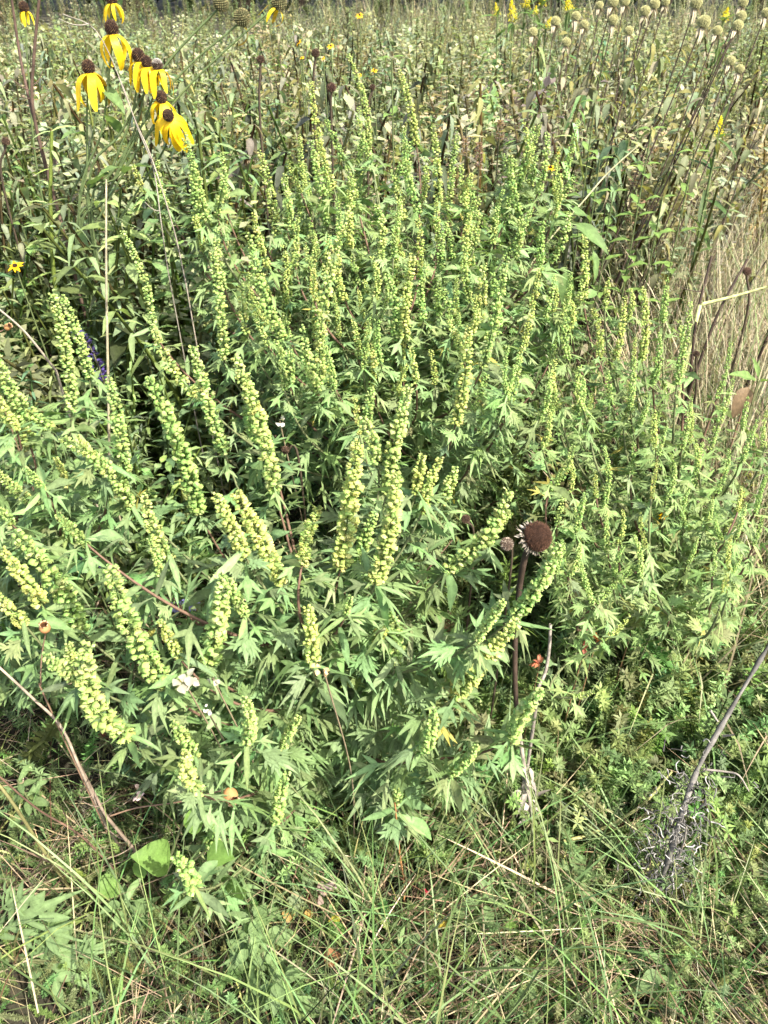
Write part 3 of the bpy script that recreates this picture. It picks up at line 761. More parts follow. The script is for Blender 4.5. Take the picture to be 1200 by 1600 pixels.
dry_stalk("slanting dark stalk with side twigs right of the fine ragweed", [(1168, 405, 1.5), (1122, 490, 1.45), (1088, 580, 1.42), (1060, 660, 1.4)], 5, 4, DARK, twigs=5)
dry_stalk("dark stalk leaning steeply across the right edge grass", [(1205, 505, 1.5), (1185, 560, 1.5), (1130, 680, 1.5)], 5, 4, DARK, twigs=3)
dry_stalk("thin dark stem arching over the lower right grass", [(1205, 850, 1.0), (1130, 890, 1.0), (1060, 892, 1.0), (990, 884, 1.0)], 4, 3, (.08, .05, .035))
dry_stalk("brown woody stem rising through the grass right of the seed head", [(1020, 780, 1.0), (1000, 850, .98), (985, 900, .97), (970, 960, .96)], 9, 6, (.12, .085, .06), twigs=3)
dry_stalk("red brown stem slanting over the lower left grass", [(-5, 1210, .62), (60, 1265, .62), (125, 1305, .62), (190, 1370, .6)], 4, 3, (.10, .06, .042), ground=False)
dry_stalk("thick yellow green stem slanting low at the left", [(-30, 1190, .63), (20, 1255, .60), (62, 1320, .59), (110, 1390, .57)], 6, 5, (.13, .125, .05))
dry_stalk("grey thin stem trailing below the left pod", [(-4, 1040, .66), (50, 1090, .65), (95, 1135, .64), (125, 1200, .62)], 5, 4, (.26, .21, .16))
dry_stalk("grey twiggy stem lying in the gap left of the front bush", [(122, 1190, .63), (150, 1245, .62), (170, 1280, .61), (230, 1350, .6)], 6, 4, (.17, .13, .10), twigs=6)
dry_stalk("orange thin stem hanging below the lowest middle spike", [(617, 1255, .60), (624, 1330, .60), (632, 1400, .58), (618, 1480, .54), (618, 1550, .5)], 4, 3, (.30, .15, .06), ground=False)
dry_stalk("pale bent straw stem low at the right of the middle", [(1050, 1205, .68), (1000, 1260, .66), (930, 1300, .64), (880, 1315, .62)], 6, 4, (.30, .30, .12), ground=False)
dry_stalk("pale straw running diagonally at the upper right of the bush", [(999, 226, 1.7), (950, 270, 1.68), (910, 316, 1.65), (850, 385, 1.62), (790, 470, 1.58)], 3, 2, (.34, .33, .19))
dry_stalk("light yellow blade lying across the right grass", [(1198, 448, 1.45), (1150, 462, 1.45), (1094, 476, 1.45)], 6, 3, (.36, .38, .16))
dry_stalk("grey dead stem piece right of the leaning seed head", [(860, 975, .74), (858, 1015, .73), (852, 1050, .72), (842, 1072, .71)], 6, 5, (.24, .21, .18))

# big brown seed head in front
def seed_head_plant():
    Y = .74
    h = at(840, 838, Y); rw = size(48, h); ax = nrm(np.array([.62, -.35, .62]))
    P = px_path([(826, 852, Y), (818, 880, Y), (811, 925, Y), (805, 1000, .72), (806, 1090, .70), (815, 1170, .68), (828, 1255, .66), (842, 1345, .645)], 40)
    foot = drop(P[-1], .004, .004)
    root = thing("dried_coneflower", "large brown bristly seed head with white ruff on a dark ribbed stem", "seed head", foot)
    a = Acc(); t = np.linspace(0, 1, len(P) + 1)[:, None]
    cs = np.where(t < .62, np.array([[.045, .03, .022]]), np.array([[.26, .23, .19]])) * (1 + .2 * rng.normal(size=(len(t), 1)))
    a.tube(np.concatenate([P, [foot]]), np.linspace(size(11, h), size(7, h), len(P) + 1) * .5, 8, cs); a.build("stem", M_STEM, root, origin=foot)
    a = Acc(); r = np.random.default_rng(5); D = fib(900, -.45)
    nu, nv = 20, 12; V = []
    for j in range(nv):
        ph = math.pi * j / (nv - 1)
        for i in range(nu):
            th = i * 6.2832 / nu; V.append((.46 * math.sin(ph) * math.cos(th), .46 * math.sin(ph) * math.sin(th), .40 * math.cos(ph)))
    a.add(V, (.035, .017, .010), [(j * nu + i, (j + 1) * nu + i, (j + 1) * nu + (i + 1) % nu, j * nu + (i + 1) % nu) for j in range(nv - 1) for i in range(nu)])
    V4 = np.array([(-.5, 0, -.5), (.5, 0, -.5), (.5, 0, .5), (-.5, 0, .5), (0, 1.0, 0)]); T4 = np.array([(0, 1, 4), (1, 2, 4), (2, 3, 4), (3, 0, 4)])
    c = np.array([.065, .033, .02]) * (1 + .3 * r.normal(size=(900, 1)))
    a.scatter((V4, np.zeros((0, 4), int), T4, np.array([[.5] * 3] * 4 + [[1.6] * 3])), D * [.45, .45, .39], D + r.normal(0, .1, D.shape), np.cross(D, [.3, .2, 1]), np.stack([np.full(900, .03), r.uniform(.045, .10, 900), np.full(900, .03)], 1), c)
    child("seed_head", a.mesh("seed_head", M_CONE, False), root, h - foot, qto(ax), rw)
    a = Acc()
    for k in range(90):
        th = r.uniform(0, 6.28); d = np.array([math.cos(th), math.sin(th), r.uniform(-.2, .9)])
        a.scatter(THIN[k % 3], [np.array([math.cos(th) * .36, math.sin(th) * .36, -.30 + r.normal(0, .05)])], [d], [(0, 0, 1.0)], np.array([[.3, .22, .25]]) * r.uniform(.6, 1.2), [np.array([.36, .32, .27]) * r.uniform(.5, 1.15)])
    child("ruff", a.mesh("ruff", M_DRY), root, h - foot, qto(ax), rw)
    a = Acc()
    for k in range(46):
        p = P[27 + r.integers(6)] + r.normal(0, .004, 3)
        a.scatter(DRYLEAF[k % 3], [p], [(r.normal(), r.normal(), r.normal() - .3)], [(0, 0, 1.0)], np.array([r.uniform(.012, .024)]), [np.array([.38, .34, .30]) * r.uniform(.5, 1.1)])
    a.build("shrivelled_foliage", M_DRY, root, origin=foot)
seed_head_plant()

def bare_head(label, cx, cy, w_, Y, foot_px, c=(0.05, .03, .02), c2=(.12, .08, .05), lean=0.0):
    h = at(cx, cy, Y); rw = size(w_, h); f = at(foot_px[0], foot_px[1], Y); foot = drop(f, lean, .01)
    root = thing("dried_coneflower", label, "seed head", foot)
    a = Acc(); P = smooth_path([h, f, foot], 16); a.tube(P, max(size(2.0, h), .0012), 5, (.06, .045, .03)); a.build("stem", M_STEM, root, origin=foot)
    child("seed_head", cone_mesh(int(cx * 3 + cy), "seed_head", .95, c, c2, .3, 150), root, h - foot, qto((rng.normal(0, .2), -.3, 1)), rw)
bare_head("small grey brown seed head beside the large bristly one", 792, 850, 20, .80, (797, 900), (.12, .085, .065), (.30, .25, .2))
bare_head("dark dried head behind the bush under two tiny yellow daisies", 493, 83, 13, 1.9, (492, 200))
bare_head("dark dried head at the left of the upper middle, by tan stems", 407, 93, 12, 1.85, (410, 240))
bare_head("brown oval dried head just right of the leftmost tall spike tops", 518, 137, 14, 1.88, (519, 230), (.06, .03, .022))
bare_head("small dark dried head between the two tallest rear spikes", 582, 136, 9, 1.9, (575, 230))
bare_head("tiny black dried head on a dark stalk in the right grass", 1088, 553, 10, 1.38, (1080, 650))
bare_head("drooping brown dried head at the right edge by tan grass", 1167, 424, 13, 1.5, (1160, 520), (.09, .05, .035))
bare_head("black dried head low among leaves behind the thick front spikes", 446, 703, 12, .98, (470, 740))
bare_head("black dried head at the left edge among grey leaves", 9, 221, 12, 1.7, (14, 330))
bare_head("dark head peeping out over the front spikes right of centre", 728, 811, 14, .95, (740, 860))

# bergamot stand
def berg_head(seed):
    r = np.random.default_rng(seed); a = Acc(); n = 190; D = fib(n, -.8)
    nu, nv = 12, 8; V = []
    for j in range(nv):
        ph = math.pi * j / (nv - 1)
        for i in range(nu):
            th = i * 6.2832 / nu; V.append((.42 * math.sin(ph) * math.cos(th), .42 * math.sin(ph) * math.sin(th), .38 * math.cos(ph)))
    a.add(V, (.26, .25, .12), [(j * nu + i, (j + 1) * nu + i, (j + 1) * nu + (i + 1) % nu, j * nu + (i + 1) % nu) for j in range(nv - 1) for i in range(nu)])
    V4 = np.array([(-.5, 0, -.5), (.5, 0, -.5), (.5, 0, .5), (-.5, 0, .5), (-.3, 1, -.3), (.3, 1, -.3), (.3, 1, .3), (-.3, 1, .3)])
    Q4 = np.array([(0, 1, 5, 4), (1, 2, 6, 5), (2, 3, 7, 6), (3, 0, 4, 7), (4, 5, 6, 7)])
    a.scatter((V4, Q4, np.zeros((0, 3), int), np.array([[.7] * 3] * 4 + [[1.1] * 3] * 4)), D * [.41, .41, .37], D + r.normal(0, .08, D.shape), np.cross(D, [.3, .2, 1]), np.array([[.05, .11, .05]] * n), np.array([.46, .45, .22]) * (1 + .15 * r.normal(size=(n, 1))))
    return a.mesh("seed_head", M_CONE, False)
def berg_bracts(seed):
    r = np.random.default_rng(seed); a = Acc()
    for k in range(11):
        th = k * .6 + r.normal(0, .2)
        a.scatter(DRYLEAF[k % 3], [(0, 0, -.36)], [(math.cos(th), math.sin(th), r.uniform(-.9, .1))], [(0, 0, 1.0)], np.array([r.uniform(.45, .95)]), [np.array([.42, .37, .26]) * r.uniform(.6, 1.1)])
    return a.mesh("bract", M_DRY)
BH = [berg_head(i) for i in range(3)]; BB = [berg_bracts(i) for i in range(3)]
def berg_leaves(P, r, n, acc, top=.93):
    for k in range(n):
        t = r.uniform(.15, top); i = t * (len(P) - 1); c = P[int(i)] * (1 - i % 1) + P[min(int(i) + 1, len(P) - 1)] * (i % 1); az = r.uniform(0, 6.28)
        for s in (0, math.pi):
            col = np.array([[.20, .20, .12], [.12, .15, .07], [.30, .27, .18], [.24, .23, .08]][r.integers(4)]) * r.uniform(.7, 1.15)
            acc.scatter(DRYLEAF[r.integers(3)], [c], [(math.cos(az + s), math.sin(az + s), r.uniform(-.9, .5))], [(0, 0, 1.0)], np.array([r.uniform(.018, .042)]), [col])
def bergamot(label, cx, cy, w_, Y, lean, up2=None):
    r = np.random.default_rng(int(cx * 7 + cy)); h = at(cx, cy, Y); rw = size(w_, h)
    foot = np.array([h[0] - lean * h[2], h[1] + r.normal(0, .05), -.02])
    root = thing("bergamot_stalk", label, "bergamot", foot, "seeding bergamot stalks")
    mid = (h + foot) / 2 + [lean * .07 + r.normal(0, .015), 0, 0]
    P = bez(foot, mid, h, 18); a = Acc(); a.tube(P, np.linspace(.0024, .0013, 18), 5, (.075, .052, .04)); a.build("stem", M_STEM, root, origin=foot)
    ax = nrm(P[-1] - P[-3]); k = r.integers(3)
    child("seed_head", BH[k], root, h - foot, qto(ax), rw); child("bract", BB[k], root, h - foot, qto(ax, 1.0), rw)
    a = Acc(); berg_leaves(P, r, 9, a); a.build("foliage", M_LEAF, root, origin=foot)
BERG = [
 (868, 33, 15, 2.6, .05, "leftmost of the high round heads, beside the goldenrod clump"), (900, 25, 14, 2.5, .06, "head just right of the goldenrod with pale collar below it"),
 (913, 38, 13, 2.35, .05, "small head a little below and right of its goldenrod side neighbour"), (833, 50, 14, 2.5, .02, "low round head on a straight stalk with white ragged collar"),
 (885, 66, 14, 2.3, .03, "lowest head of the left group with drooping white collar"), (958, 31, 16, 2.2, .12, "plump olive head alone above dark stalks in the middle"),
 (983, 48, 14, 2.3, .05, "brownish flattened head beneath the middle plump one"), (958, 2, 17, 2.2, .1, "wide head touching the top edge above the plump olive one"),
 (977, 2, 15, 2.35, .08, "head at the top edge right beside the wide one"), (1023, 6, 16, 2.1, .14, "round head on the top edge with ragged brown collar"),
 (1008, 17, 16, 2.0, .12, "dull brown head on the top group, hanging just below the edge"), (1088, 4, 19, 1.9, .18, "large pale green head at the top edge on a long slanting stalk"),
 (1100, 34, 20, 1.8, .24, "largest pale green head, standing clear on a long dark slanting stalk"), (1121, 48, 15, 1.9, .24, "small head right below the largest pale green one"),
 (1161, 3, 16, 1.9, .26, "top head of the tight vertical trio at the right"), (1158, 25, 16, 1.85, .26, "middle head of the tight vertical trio at the right"),
 (1153, 40, 17, 1.8, .26, "bottom head of the tight vertical trio at the right"), (1142, 95, 15, 1.75, .26, "olive head hanging lower right with dark brown collar"),
 (1156, 108, 14, 1.75, .28, "lowest head at the right, yellowish beside its dark collared neighbour"), (1197, 20, 15, 1.9, .28, "head cut by the right edge near the top corner"),
 (937, 8, 12, 2.6, .06, "tiny distant head at the top edge over dark woods"), (1040, 3, 13, 2.4, .1, "small head at the top edge between two larger round ones")]
for cx, cy, w_, Y, ln, lb in BERG: bergamot("bergamot stalk, " + lb, cx, cy, w_, Y, ln)
# headless stalks of the same stand
def bare_stalks():
    protos = []
    for i in range(6):
        r = np.random.default_rng(60 + i); P = bez((0, 0, -.02), (r.normal(0, .03), r.normal(0, .03), .4), (r.normal(0, .1) + .05, r.normal(0, .05), .82), 16)
        a = Acc(); a.tube(P, np.linspace(.0024, .0010, 16), 5, (.075, .053, .04)); b = Acc(); berg_leaves(P, r, 15, b, 1.0); protos.append((a.mesh("stem", M_STEM), b.mesh("foliage", M_LEAF)))
    for k in range(100):
        if k < 50: x, y = rng.uniform(.36, 1.0), rng.uniform(1.8, 3.0)
        else: x, y = rng.uniform(-1.6, .5), rng.uniform(1.95, 3.4)
        root = thing("dry_stalk", "headless dark dried stalk with withered leaves crowded in the rear stand", "stalk", (x, y, 0), "headless dried stalks in the rear stand")
        root.rotation_euler = (rng.normal(0, .06), rng.normal(.07 if x > .3 else 0, .08), rng.uniform(-.5, .5)); s_ = rng.uniform(.75, 1.08); root.scale = (s_,) * 3
        st, fo = protos[rng.integers(6)]; child("stem", st, root); child("foliage", fo, root)
bare_stalks()

# goldenrod plumes
def plume(seed):
    r = np.random.default_rng(seed); a = Acc(); n = 260
    t = r.random(n) ** .8; rad = .5 * (1 - t) * r.random(n) ** .5; th = U(0, 6.28, n)
    p = np.stack([rad * np.cos(th), rad * np.sin(th), t + .25 * rad], 1)
    a.scatter(FLECK, p, r.normal(0, 1, (n, 3)), (0, .1, 1), r.uniform(.07, .14, n), np.array([.80, .72, .05]) * (1 + .18 * r.normal(size=(n, 1))))
    return a.mesh("plume", M_PETAL)
PLU = [plume(i) for i in range(3)]
for i, (cx, cy, w_, h_, Y, lb) in enumerate([(777, 18, 15, 16, 3.6, "small goldenrod tuft standing left of the main clump"), (801, 22, 22, 30, 3.5, "tallest bushy goldenrod plume with darker yellow base"),
    (820, 7, 22, 16, 3.8, "goldenrod plume cut by the top edge over the clump"), (846, 3, 20, 16, 3.8, "goldenrod plume at the top edge right of the clump"), (836, 18, 14, 10, 3.7, "low small goldenrod tuft under the top edge pair"),
    (888, 10, 24, 16, 3.6, "separate wide goldenrod plume between bergamot heads"), (853, 38, 14, 14, 3.2, "dull goldenrod tuft lowest in the clump"), (1130, 26, 22, 16, 3.0, "goldenrod plume far right behind the bergamot heads"),
    (1121, 203, 24, 28, 1.9, "near pale yellow goldenrod tuft beside tan grass at the right")]):
    p = at(cx, cy + h_ * .5, Y); foot = drop(p, rng.normal(0, .03), .02)
    root = thing("goldenrod", lb, "goldenrod", foot, "goldenrod plumes")
    a = Acc(); P = smooth_path([p, (p + foot) / 2 + [.01, 0, 0], foot], 12); a.tube(P, .003, 5, (.10, .14, .05)); a.build("stem", M_STEM, root, origin=foot)
    a = Acc(); m_ = 26; c = P[rng.integers(0, 9, m_)]; a.scatter(THIN[0], c, rng.normal(0, 1, (m_, 3)) + [0, 0, .4], (0, 0, 1), U(.04, .09, m_), jit((.09, .15, .05), m_)); a.build("foliage", M_LEAF, root, origin=foot)
    child("plume", PLU[i % 3], root, p - foot, qto((rng.normal(0, .2), 0, 1)), (size(w_, p), size(w_, p), size(h_ * 1.15, p)))

# small yellow daisies
def daisy_petals(seed, n=9, col=(.80, .47, .01)):
    r = np.random.default_rng(seed); a = Acc()
    for k in range(n):
        th = k * 6.283 / n + r.normal(0, .12); a.scatter(simple_lance(.42, .25), [(0, 0, 0)], [(math.cos(th), math.sin(th), r.uniform(-.2, .3))], [(0, 0, 1.0)], np.array([.5 * r.uniform(.85, 1.1)]), [np.array(col) * r.uniform(.85, 1.1)])
    return a.mesh("petals", M_PETAL)
DAI = [daisy_petals(i) for i in range(2)]; AST = daisy_petals(5, 22, (.36, .34, .72))
def daisy(name, label, cat, cx, cy, w_, Y, me, cen, tilt, group, fdx=0.0):
    h = at(cx, cy, Y); foot = drop(h, fdx, .02); root = thing(name, label, cat, foot, group)
    a = Acc(); a.tube(smooth_path([h, (h + foot) / 2 + [.012, 0, 0], foot], 12), .0015, 5, (.10, .13, .05)); a.build("stem", M_STEM, root, origin=foot)
    child("petals", me, root, h - foot, qto(tilt), size(w_, h)); child("centre", cen, root, h - foot, qto(tilt), size(w_ * .3, h))
for i, (cx, cy, w_, Y, lb) in enumerate([(562, 24, 14, 2.4, "yellow daisy highest near the top edge"), (467, 66, 14, 2.1, "flattened yellow daisy left of the tallest rear spike"), (517, 72, 13, 2.1, "bright yellow daisy above the leftmost tall rear spike"),
    (472, 90, 9, 2.1, "small yellow daisy just below the flattened one"), (505, 91, 8, 2.1, "tiny yellow daisy beside the dark dried head"), (585, 110, 12, 2.0, "yellow daisy between the two tallest rear spikes"),
    (562, 117, 8, 2.0, "tiny yellow daisy close behind the tallest spike"), (860, 262, 18, 1.75, "orange yellow daisy half hidden behind the upper right spikes"), (872, 238, 7, 1.9, "very small yellow daisy among dark stalks at right"),
    (24, 416, 28, 1.45, "yellow daisy with loose petals in shade at the left edge"), (1037, 806, 20, 1.0, "yellow orange flower low in the right grass"), (955, 180, 6, 2.2, "pinpoint yellow daisy deep in the bergamot stand")]):
    daisy("yellow_daisy", lb, "daisy", cx, cy, w_, Y, DAI[i % 2], CONES[i % 3], (rng.normal(0, .3), -.5, 1), "small yellow daisies")
for cx, cy, w_, Y, lb in [(298, 940, 32, .84, "lavender aster open in the dark gap of the front bush"), (274, 947, 22, .86, "lavender aster partly hidden left of the open one"), (131, 870, 14, .95, "tiny lavender aster at the left among lobed leaves"), (153, 888, 16, .94, "lavender aster just below the tiny left one")]:
    daisy("lavender_aster", lb, "aster", cx, cy, w_, Y, AST, CONE_GREEN, (0.1, -.6, .8), "lavender asters")

# flower spikes of other kinds
def bottle(label, name, cat, cx, cy, w_, h_, Y, c, c2, lean=0.0, group=None):
    b0 = at(cx - lean * h_ * .5, cy + h_ / 2, Y); t0 = at(cx + lean * h_ * .5, cy - h_ / 2, Y); foot = drop(b0, .01, .02); rw = size(w_, b0)
    root = thing(name, label, cat, foot, group); a = Acc(); a.tube(smooth_path([t0, b0, foot], 14), .0018, 5, (.09, .09, .05)); a.build("stem", M_STEM, root, origin=foot)
    a = Acc(); n = 150; t = rng.random(n); th = U(0, 6.28, n); rad = rw * .38 * np.sin(np.pi * np.clip(t * .85 + .12, 0, 1)) ** .5
    p = b0 + (t0 - b0) * t[:, None] + np.stack([rad * np.cos(th), rad * np.sin(th), 0 * t], 1)
    d = np.stack([np.cos(th), np.sin(th), .6 + 0 * t], 1) + rng.normal(0, .3, (n, 3)); cc = np.where((rng.random(n) < .4)[:, None], np.array(c2), np.array(c)) * (1 + .15 * rng.normal(size=(n, 1)))
    a.scatter(FLECK, p, d, (0, .1, 1), np.full(n, rw * .42), cc); a.build("flower_head", M_PETAL, root, origin=foot)
    a = Acc(); m_ = 10; a.scatter(THIN[0], b0 + (foot - b0) * U(.05, .6, m_)[:, None], rng.normal(0, 1, (m_, 3)) + [0, 0, .3], (0, 0, 1), U(.04, .07, m_), jit((.09, .15, .05), m_)); a.build("foliage", M_LEAF, root, origin=foot)
HG = "pale hyssop spikes"
bottle("pale pink spent spike standing highest of three behind the bush", "hyssop", "hyssop", 781, 204, 12, 32, 2.0, (.48, .38, .32), (.30, .22, .17), .1, HG)
bottle("short pale pink spent spike, left of three behind the bush", "hyssop", "hyssop", 727, 230, 10, 30, 1.95, (.48, .38, .34), (.30, .22, .17), 0, HG)
bottle("brownish pink spent spike, lowest of three behind the bush", "hyssop", "hyssop", 748, 244, 12, 42, 1.93, (.40, .29, .25), (.26, .18, .15), 0, HG)
bottle("deep violet flower spike half hidden behind the forked left spikes", "violet_spike", "flower", 143, 560, 20, 86, 1.24, (.10, .07, .26), (.045, .03, .10), -.5)

# urn shaped seed pods
def pod_mesh():
    a = Acc(); prof = [(0, -.5), (.22, -.47), (.40, -.28), (.46, -.02), (.40, .25), (.30, .40), (.27, .46), (.36, .56), (.30, .47), (.22, .40), (.30, .1), (.2, -.3), (0, -.4)]; nu = 14; V = []; C = []
    for j, (q, z) in enumerate(prof):
        for i in range(nu):
            th = i * 6.2832 / nu; k = 1 + (.18 if j == 7 and i % 2 else 0); V.append((q * k * math.cos(th), q * k * math.sin(th), z)); C.append((.46, .24, .10) if j < 7 else (.55, .42, .28) if j == 7 else (.10, .045, .02))
    a.add(V, C, [(j * nu + i, j * nu + (i + 1) % nu, (j + 1) * nu + (i + 1) % nu, (j + 1) * nu + i) for j in range(len(prof) - 1) for i in range(nu)])
    return a.mesh("pod", M_DRY)
POD = pod_mesh()
def pod(label, cx, cy, w_, Y, ax, path, ground=True):
    h = at(cx, cy, Y); rw = size(w_, h); ax = nrm(np.array(ax, float)); pts = [h - ax * rw * .5] + [at(*q) for q in path]
    if ground: pts.append(drop(pts[-1], .005, .01))
    P = smooth_path(pts, 24); root = thing("seed_pod", label, "seed pod", P[-1], "urn shaped seed pods")
    a = Acc(); a.tube(P, np.linspace(.0009, .0013, len(P)), 6, (.20, .13, .085)); a.build("stem", M_STEM, root, origin=P[-1]); child("pod", POD, root, h - P[-1], qto(ax), rw)
pod("orange urn pod standing upright on a thin stem at the left", 70, 981, 19, .66, (.1, -.15, 1), [(66, 1020, .66), (64, 1068, .65), (75, 1100, .65)])
pod("open brown pod showing its dark mouth above the low front leaves", 360, 1243, 26, .58, (.5, -.8, .15), [(335, 1238, .59), (280, 1253, .60), (215, 1262, .61), (172, 1275, .61)], False)
pod("pale tan pod hanging low in front of the bush", 385, 1446, 27, .52, (-.35, -.3, .5), [(398, 1462, .52), (392, 1480, .52)])
pod("small tan pod at the left edge on a slanting stem", 12, 511, 12, 1.12, (.8, -.1, .5), [(3, 517, 1.12), (-8, 524, 1.12), (-20, 560, 1.12)])

# white spent blossoms
def blossom(label, cx, cy, w_, Y, col, n=7):
    h = at(cx, cy, Y); foot = drop(h, .02, .04); root = thing("spent_blossom", label, "blossom", foot, "papery spent blossoms")
    a = Acc(); a.tube(smooth_path([h, (h + foot) / 2 + [.015, .01, 0], foot], 12), .0011, 5, (.2, .16, .1)); a.build("stem", M_STEM, root, origin=foot)
    a = Acc(); rw = size(w_, h); d = rng.normal(0, 1, (n, 3)) + [0, -.6, .3]
    a.scatter(ROUND[0], h + rng.normal(0, .2, (n, 3)) * rw, d, rng.normal(0, .4, (n, 3)) + [0, -.3, 1], U(.4, .6, n) * rw, jit(col, n, .12, .03)); a.build("petals", M_PETAL, root, origin=foot)
W = (.36, .34, .27)
blossom("white papery blossom pair under the middle left spike", 288, 1064, 32, .62, W, 10)
blossom("white papery blossom right beside the lower leaf whorl", 333, 1060, 20, .62, W, 5)
blossom("small white furry blossom on a curved stem among front leaves", 324, 1110, 14, .60, (.6, .58, .55), 6)
blossom("pinkish white blossom alone in the gap left of the bush", 217, 1240, 20, .60, (.58, .45, .46), 6)
blossom("white and rose papery blossoms lying on the thatch", 506, 1393, 30, .55, (.38, .30, .27), 8)
blossom("single cream papery blossom left of the rose tinted ones", 462, 1404, 16, .55, W, 4)
blossom("cream and tan shred caught in the leaves below the middle spike", 506, 1048, 22, .60, (.60, .42, .22), 6)
blossom("tiny white blossom in dark shade at the left of the bush", 437, 658, 22, .98, (.55, .53, .5), 4)

# broad leaved plants
def leafy(name, label, cat, foot, leaves, col, tpls, group=None, stem=None):
    """leaves: (x0, y0, x1, y1, Y0, Y1, width factor)"""
    foot = np.asarray(foot, float); root = thing(name, label, cat, foot, group); a = Acc(); s_ = Acc()
    for (x0, y0, x1, y1, Y0, Y1, wd) in leaves:
        p = at(x0, y0, Y0); q = at(x1, y1, Y1); add_leaf(a, tpls[rng.integers(len(tpls))], p, q, np.asarray(col) * rng.uniform(.85, 1.15), up=(rng.normal(0, .2), -.35, 1.0), wide=wd)
        s_.tube(bez(foot, (foot + p) / 2 + [0, 0, .02], p, 10), np.linspace(.003, .0012, 10), 5, np.asarray(stem if stem is not None else (.12, .13, .06)))
    s_.build("stem", M_STEM, root, origin=foot); a.build("foliage", M_LEAF, root, origin=foot); return root
leafy("broadleaf_plant", "broad toothed leaf plant rising behind the upper right spikes", "plant", drop(at(880, 400, 1.5)), [(892, 345, 955, 382, 1.48, 1.42, .75), (895, 340, 868, 332, 1.48, 1.42, 1), (893, 336, 932, 322, 1.48, 1.52, 1.0), (925, 385, 938, 440, 1.48, 1.45, .6), (885, 415, 884, 488, 1.45, 1.4, .7), (935, 455, 912, 462, 1.4, 1.38, 1.2)], (.15, .24, .085), OVATE)
leafy("broadleaf_plant", "bright leaf plant at the right edge with a withered brown leaf", "plant", drop(at(1190, 640, 1.25)), [(1185, 595, 1145, 580, 1.25, 1.22, .75), (1185, 592, 1182, 560, 1.25, 1.25, .6), (1186, 597, 1215, 590, 1.25, 1.2, .7)], (.15, .235, .075), OVATE)
r_ = leafy("withered_leaf", "withered brown leaf hanging below the bright leaves at the right edge", "leaf", drop(at(1165, 640, 1.24)), [(1172, 600, 1150, 645, 1.24, 1.2, 1.0)], (.20, .14, .085), OVATE, stem=(.2, .13, .08))
def shoot(label, cx, cy, Y, n, L, col):
    c = at(cx, cy, Y); foot = drop(c, .0, .03); root = thing("young_shoot", label, "plant", foot, "bright green young shoots"); a = Acc(); s_ = Acc()
    P = smooth_path([foot, (c + foot) / 2 + [.01, 0, 0], c], 12); s_.tube(P, .0016, 5, (.10, .13, .05)); s_.build("stem", M_STEM, root, origin=foot)
    for k in range(n):
        i = 11 - (k // 2) * 1; az = k * 3.1416 + (k // 2) * 1.57 + rng.normal(0, .2)
        a.scatter(OVATE[k % 3], [P[max(i, 3)]], [(math.cos(az), math.sin(az), .35)], [(0, 0, 1.0)], np.array([size(L, c) * (1.0 if k > 1 else .7)]), [np.asarray(col) * rng.uniform(.85, 1.15)])
    a.build("foliage", M_LEAF, root, origin=foot)
for cx, cy, lb in [(937, 250, "bright opposite leaved shoot right of the top spikes"), (1008, 258, "bright leafy shoot under the slanting pale straw"), (1085, 238, "bright leafy shoot beside the near goldenrod tuft"), (1018, 203, "small bright shoot higher among dark stalks"), (958, 300, "lower bright shoot just above the broad toothed leaf"), (1035, 310, "lone bright shoot lowest in the dark stalks"), (930, 160, "dark green leaf pair high between bergamot stalks"), (34, 352, "bright leafy shoot at the left edge below grey leaves"), (612, 92, "broad leaf pair at the tip of the tallest rear spike")]:
    shoot(lb, cx, cy, 1.7, 10, 34, (.17, .27, .075))
leafy("climbing_bindweed", "low vine with rounded bright green leaves at the foot of the bush", "vine", drop(at(225, 1370, .58)), [(272, 1345, 222, 1335, .57, .55, 1.0), (230, 1350, 205, 1370, .57, .56, 1.1), (190, 1372, 152, 1400, .57, .54, 1.1), (345, 1420, 375, 1395, .54, .53, 1), (300, 1255, 305, 1310, .57, .55, .55), (320, 1330, 362, 1340, .56, .54, .8), (180, 1490, 215, 1510, .5, .49, 1.0)], (.13, .225, .055), ROUND)
r_ = leafy("spotted_leaf_plant", "pale green leaf with white mottled patches at the bottom edge", "leaf", drop(at(232, 1600, .44)), [(225, 1600, 225, 1518, .44, .47, 1.2)], (.20, .29, .14), OVATE)
a = Acc(); q0 = at(226, 1562, .452) + np.array([0, -.004, .006]); b0 = np.asarray(r_.location)
a.scatter(FLECK, q0 + rng.normal(0, .006, (14, 3)) * [1, .6, .4] + [0, 0, .001], rng.normal(0, 1, (14, 3)) * [1, 1, .2], (0, -.3, 1), U(.006, .014, 14), (.5, .53, .45)); a.build("white_patch", M_LEAF, r_, origin=b0)
leafy("bright_leaf_plant", "bright yellow green single leaf at the bottom left edge", "leaf", drop(at(50, 1600, .44)), [(62, 1610, 40, 1568, .44, .45, 1.3)], (.22, .36, .04), ROUND)
leafy("corner_ragweed", "leafy ragweed without spikes filling the bottom left corner", "ragweed", drop(at(-40, 1500, .5)),
      [(-10, 1500, 130, 1482, .5, .46, .9), (-20, 1470, 60, 1400, .5, .5, .9), (-10, 1540, 70, 1590, .48, .45, .9), (20, 1500, 110, 1530, .49, .46, .8), (100, 1510, 165, 1540, .47, .46, .7), (105, 1505, 158, 1470, .47, .47, .6), (-10, 1430, 30, 1395, .52, .52, .9), (0, 1520, 110, 1560, .485, .46, .8), (-30, 1560, 40, 1540, .47, .46, .9), (30, 1480, 90, 1440, .5, .49, .7), (60, 1500, 120, 1500, .48, .47, .8)],
      (.19, .28, .12), [ragleaf(3, .5, True, .25, 21), ragleaf(3, .55, True, .4, 22), ragleaf(2, .5, True, .2, 23)])
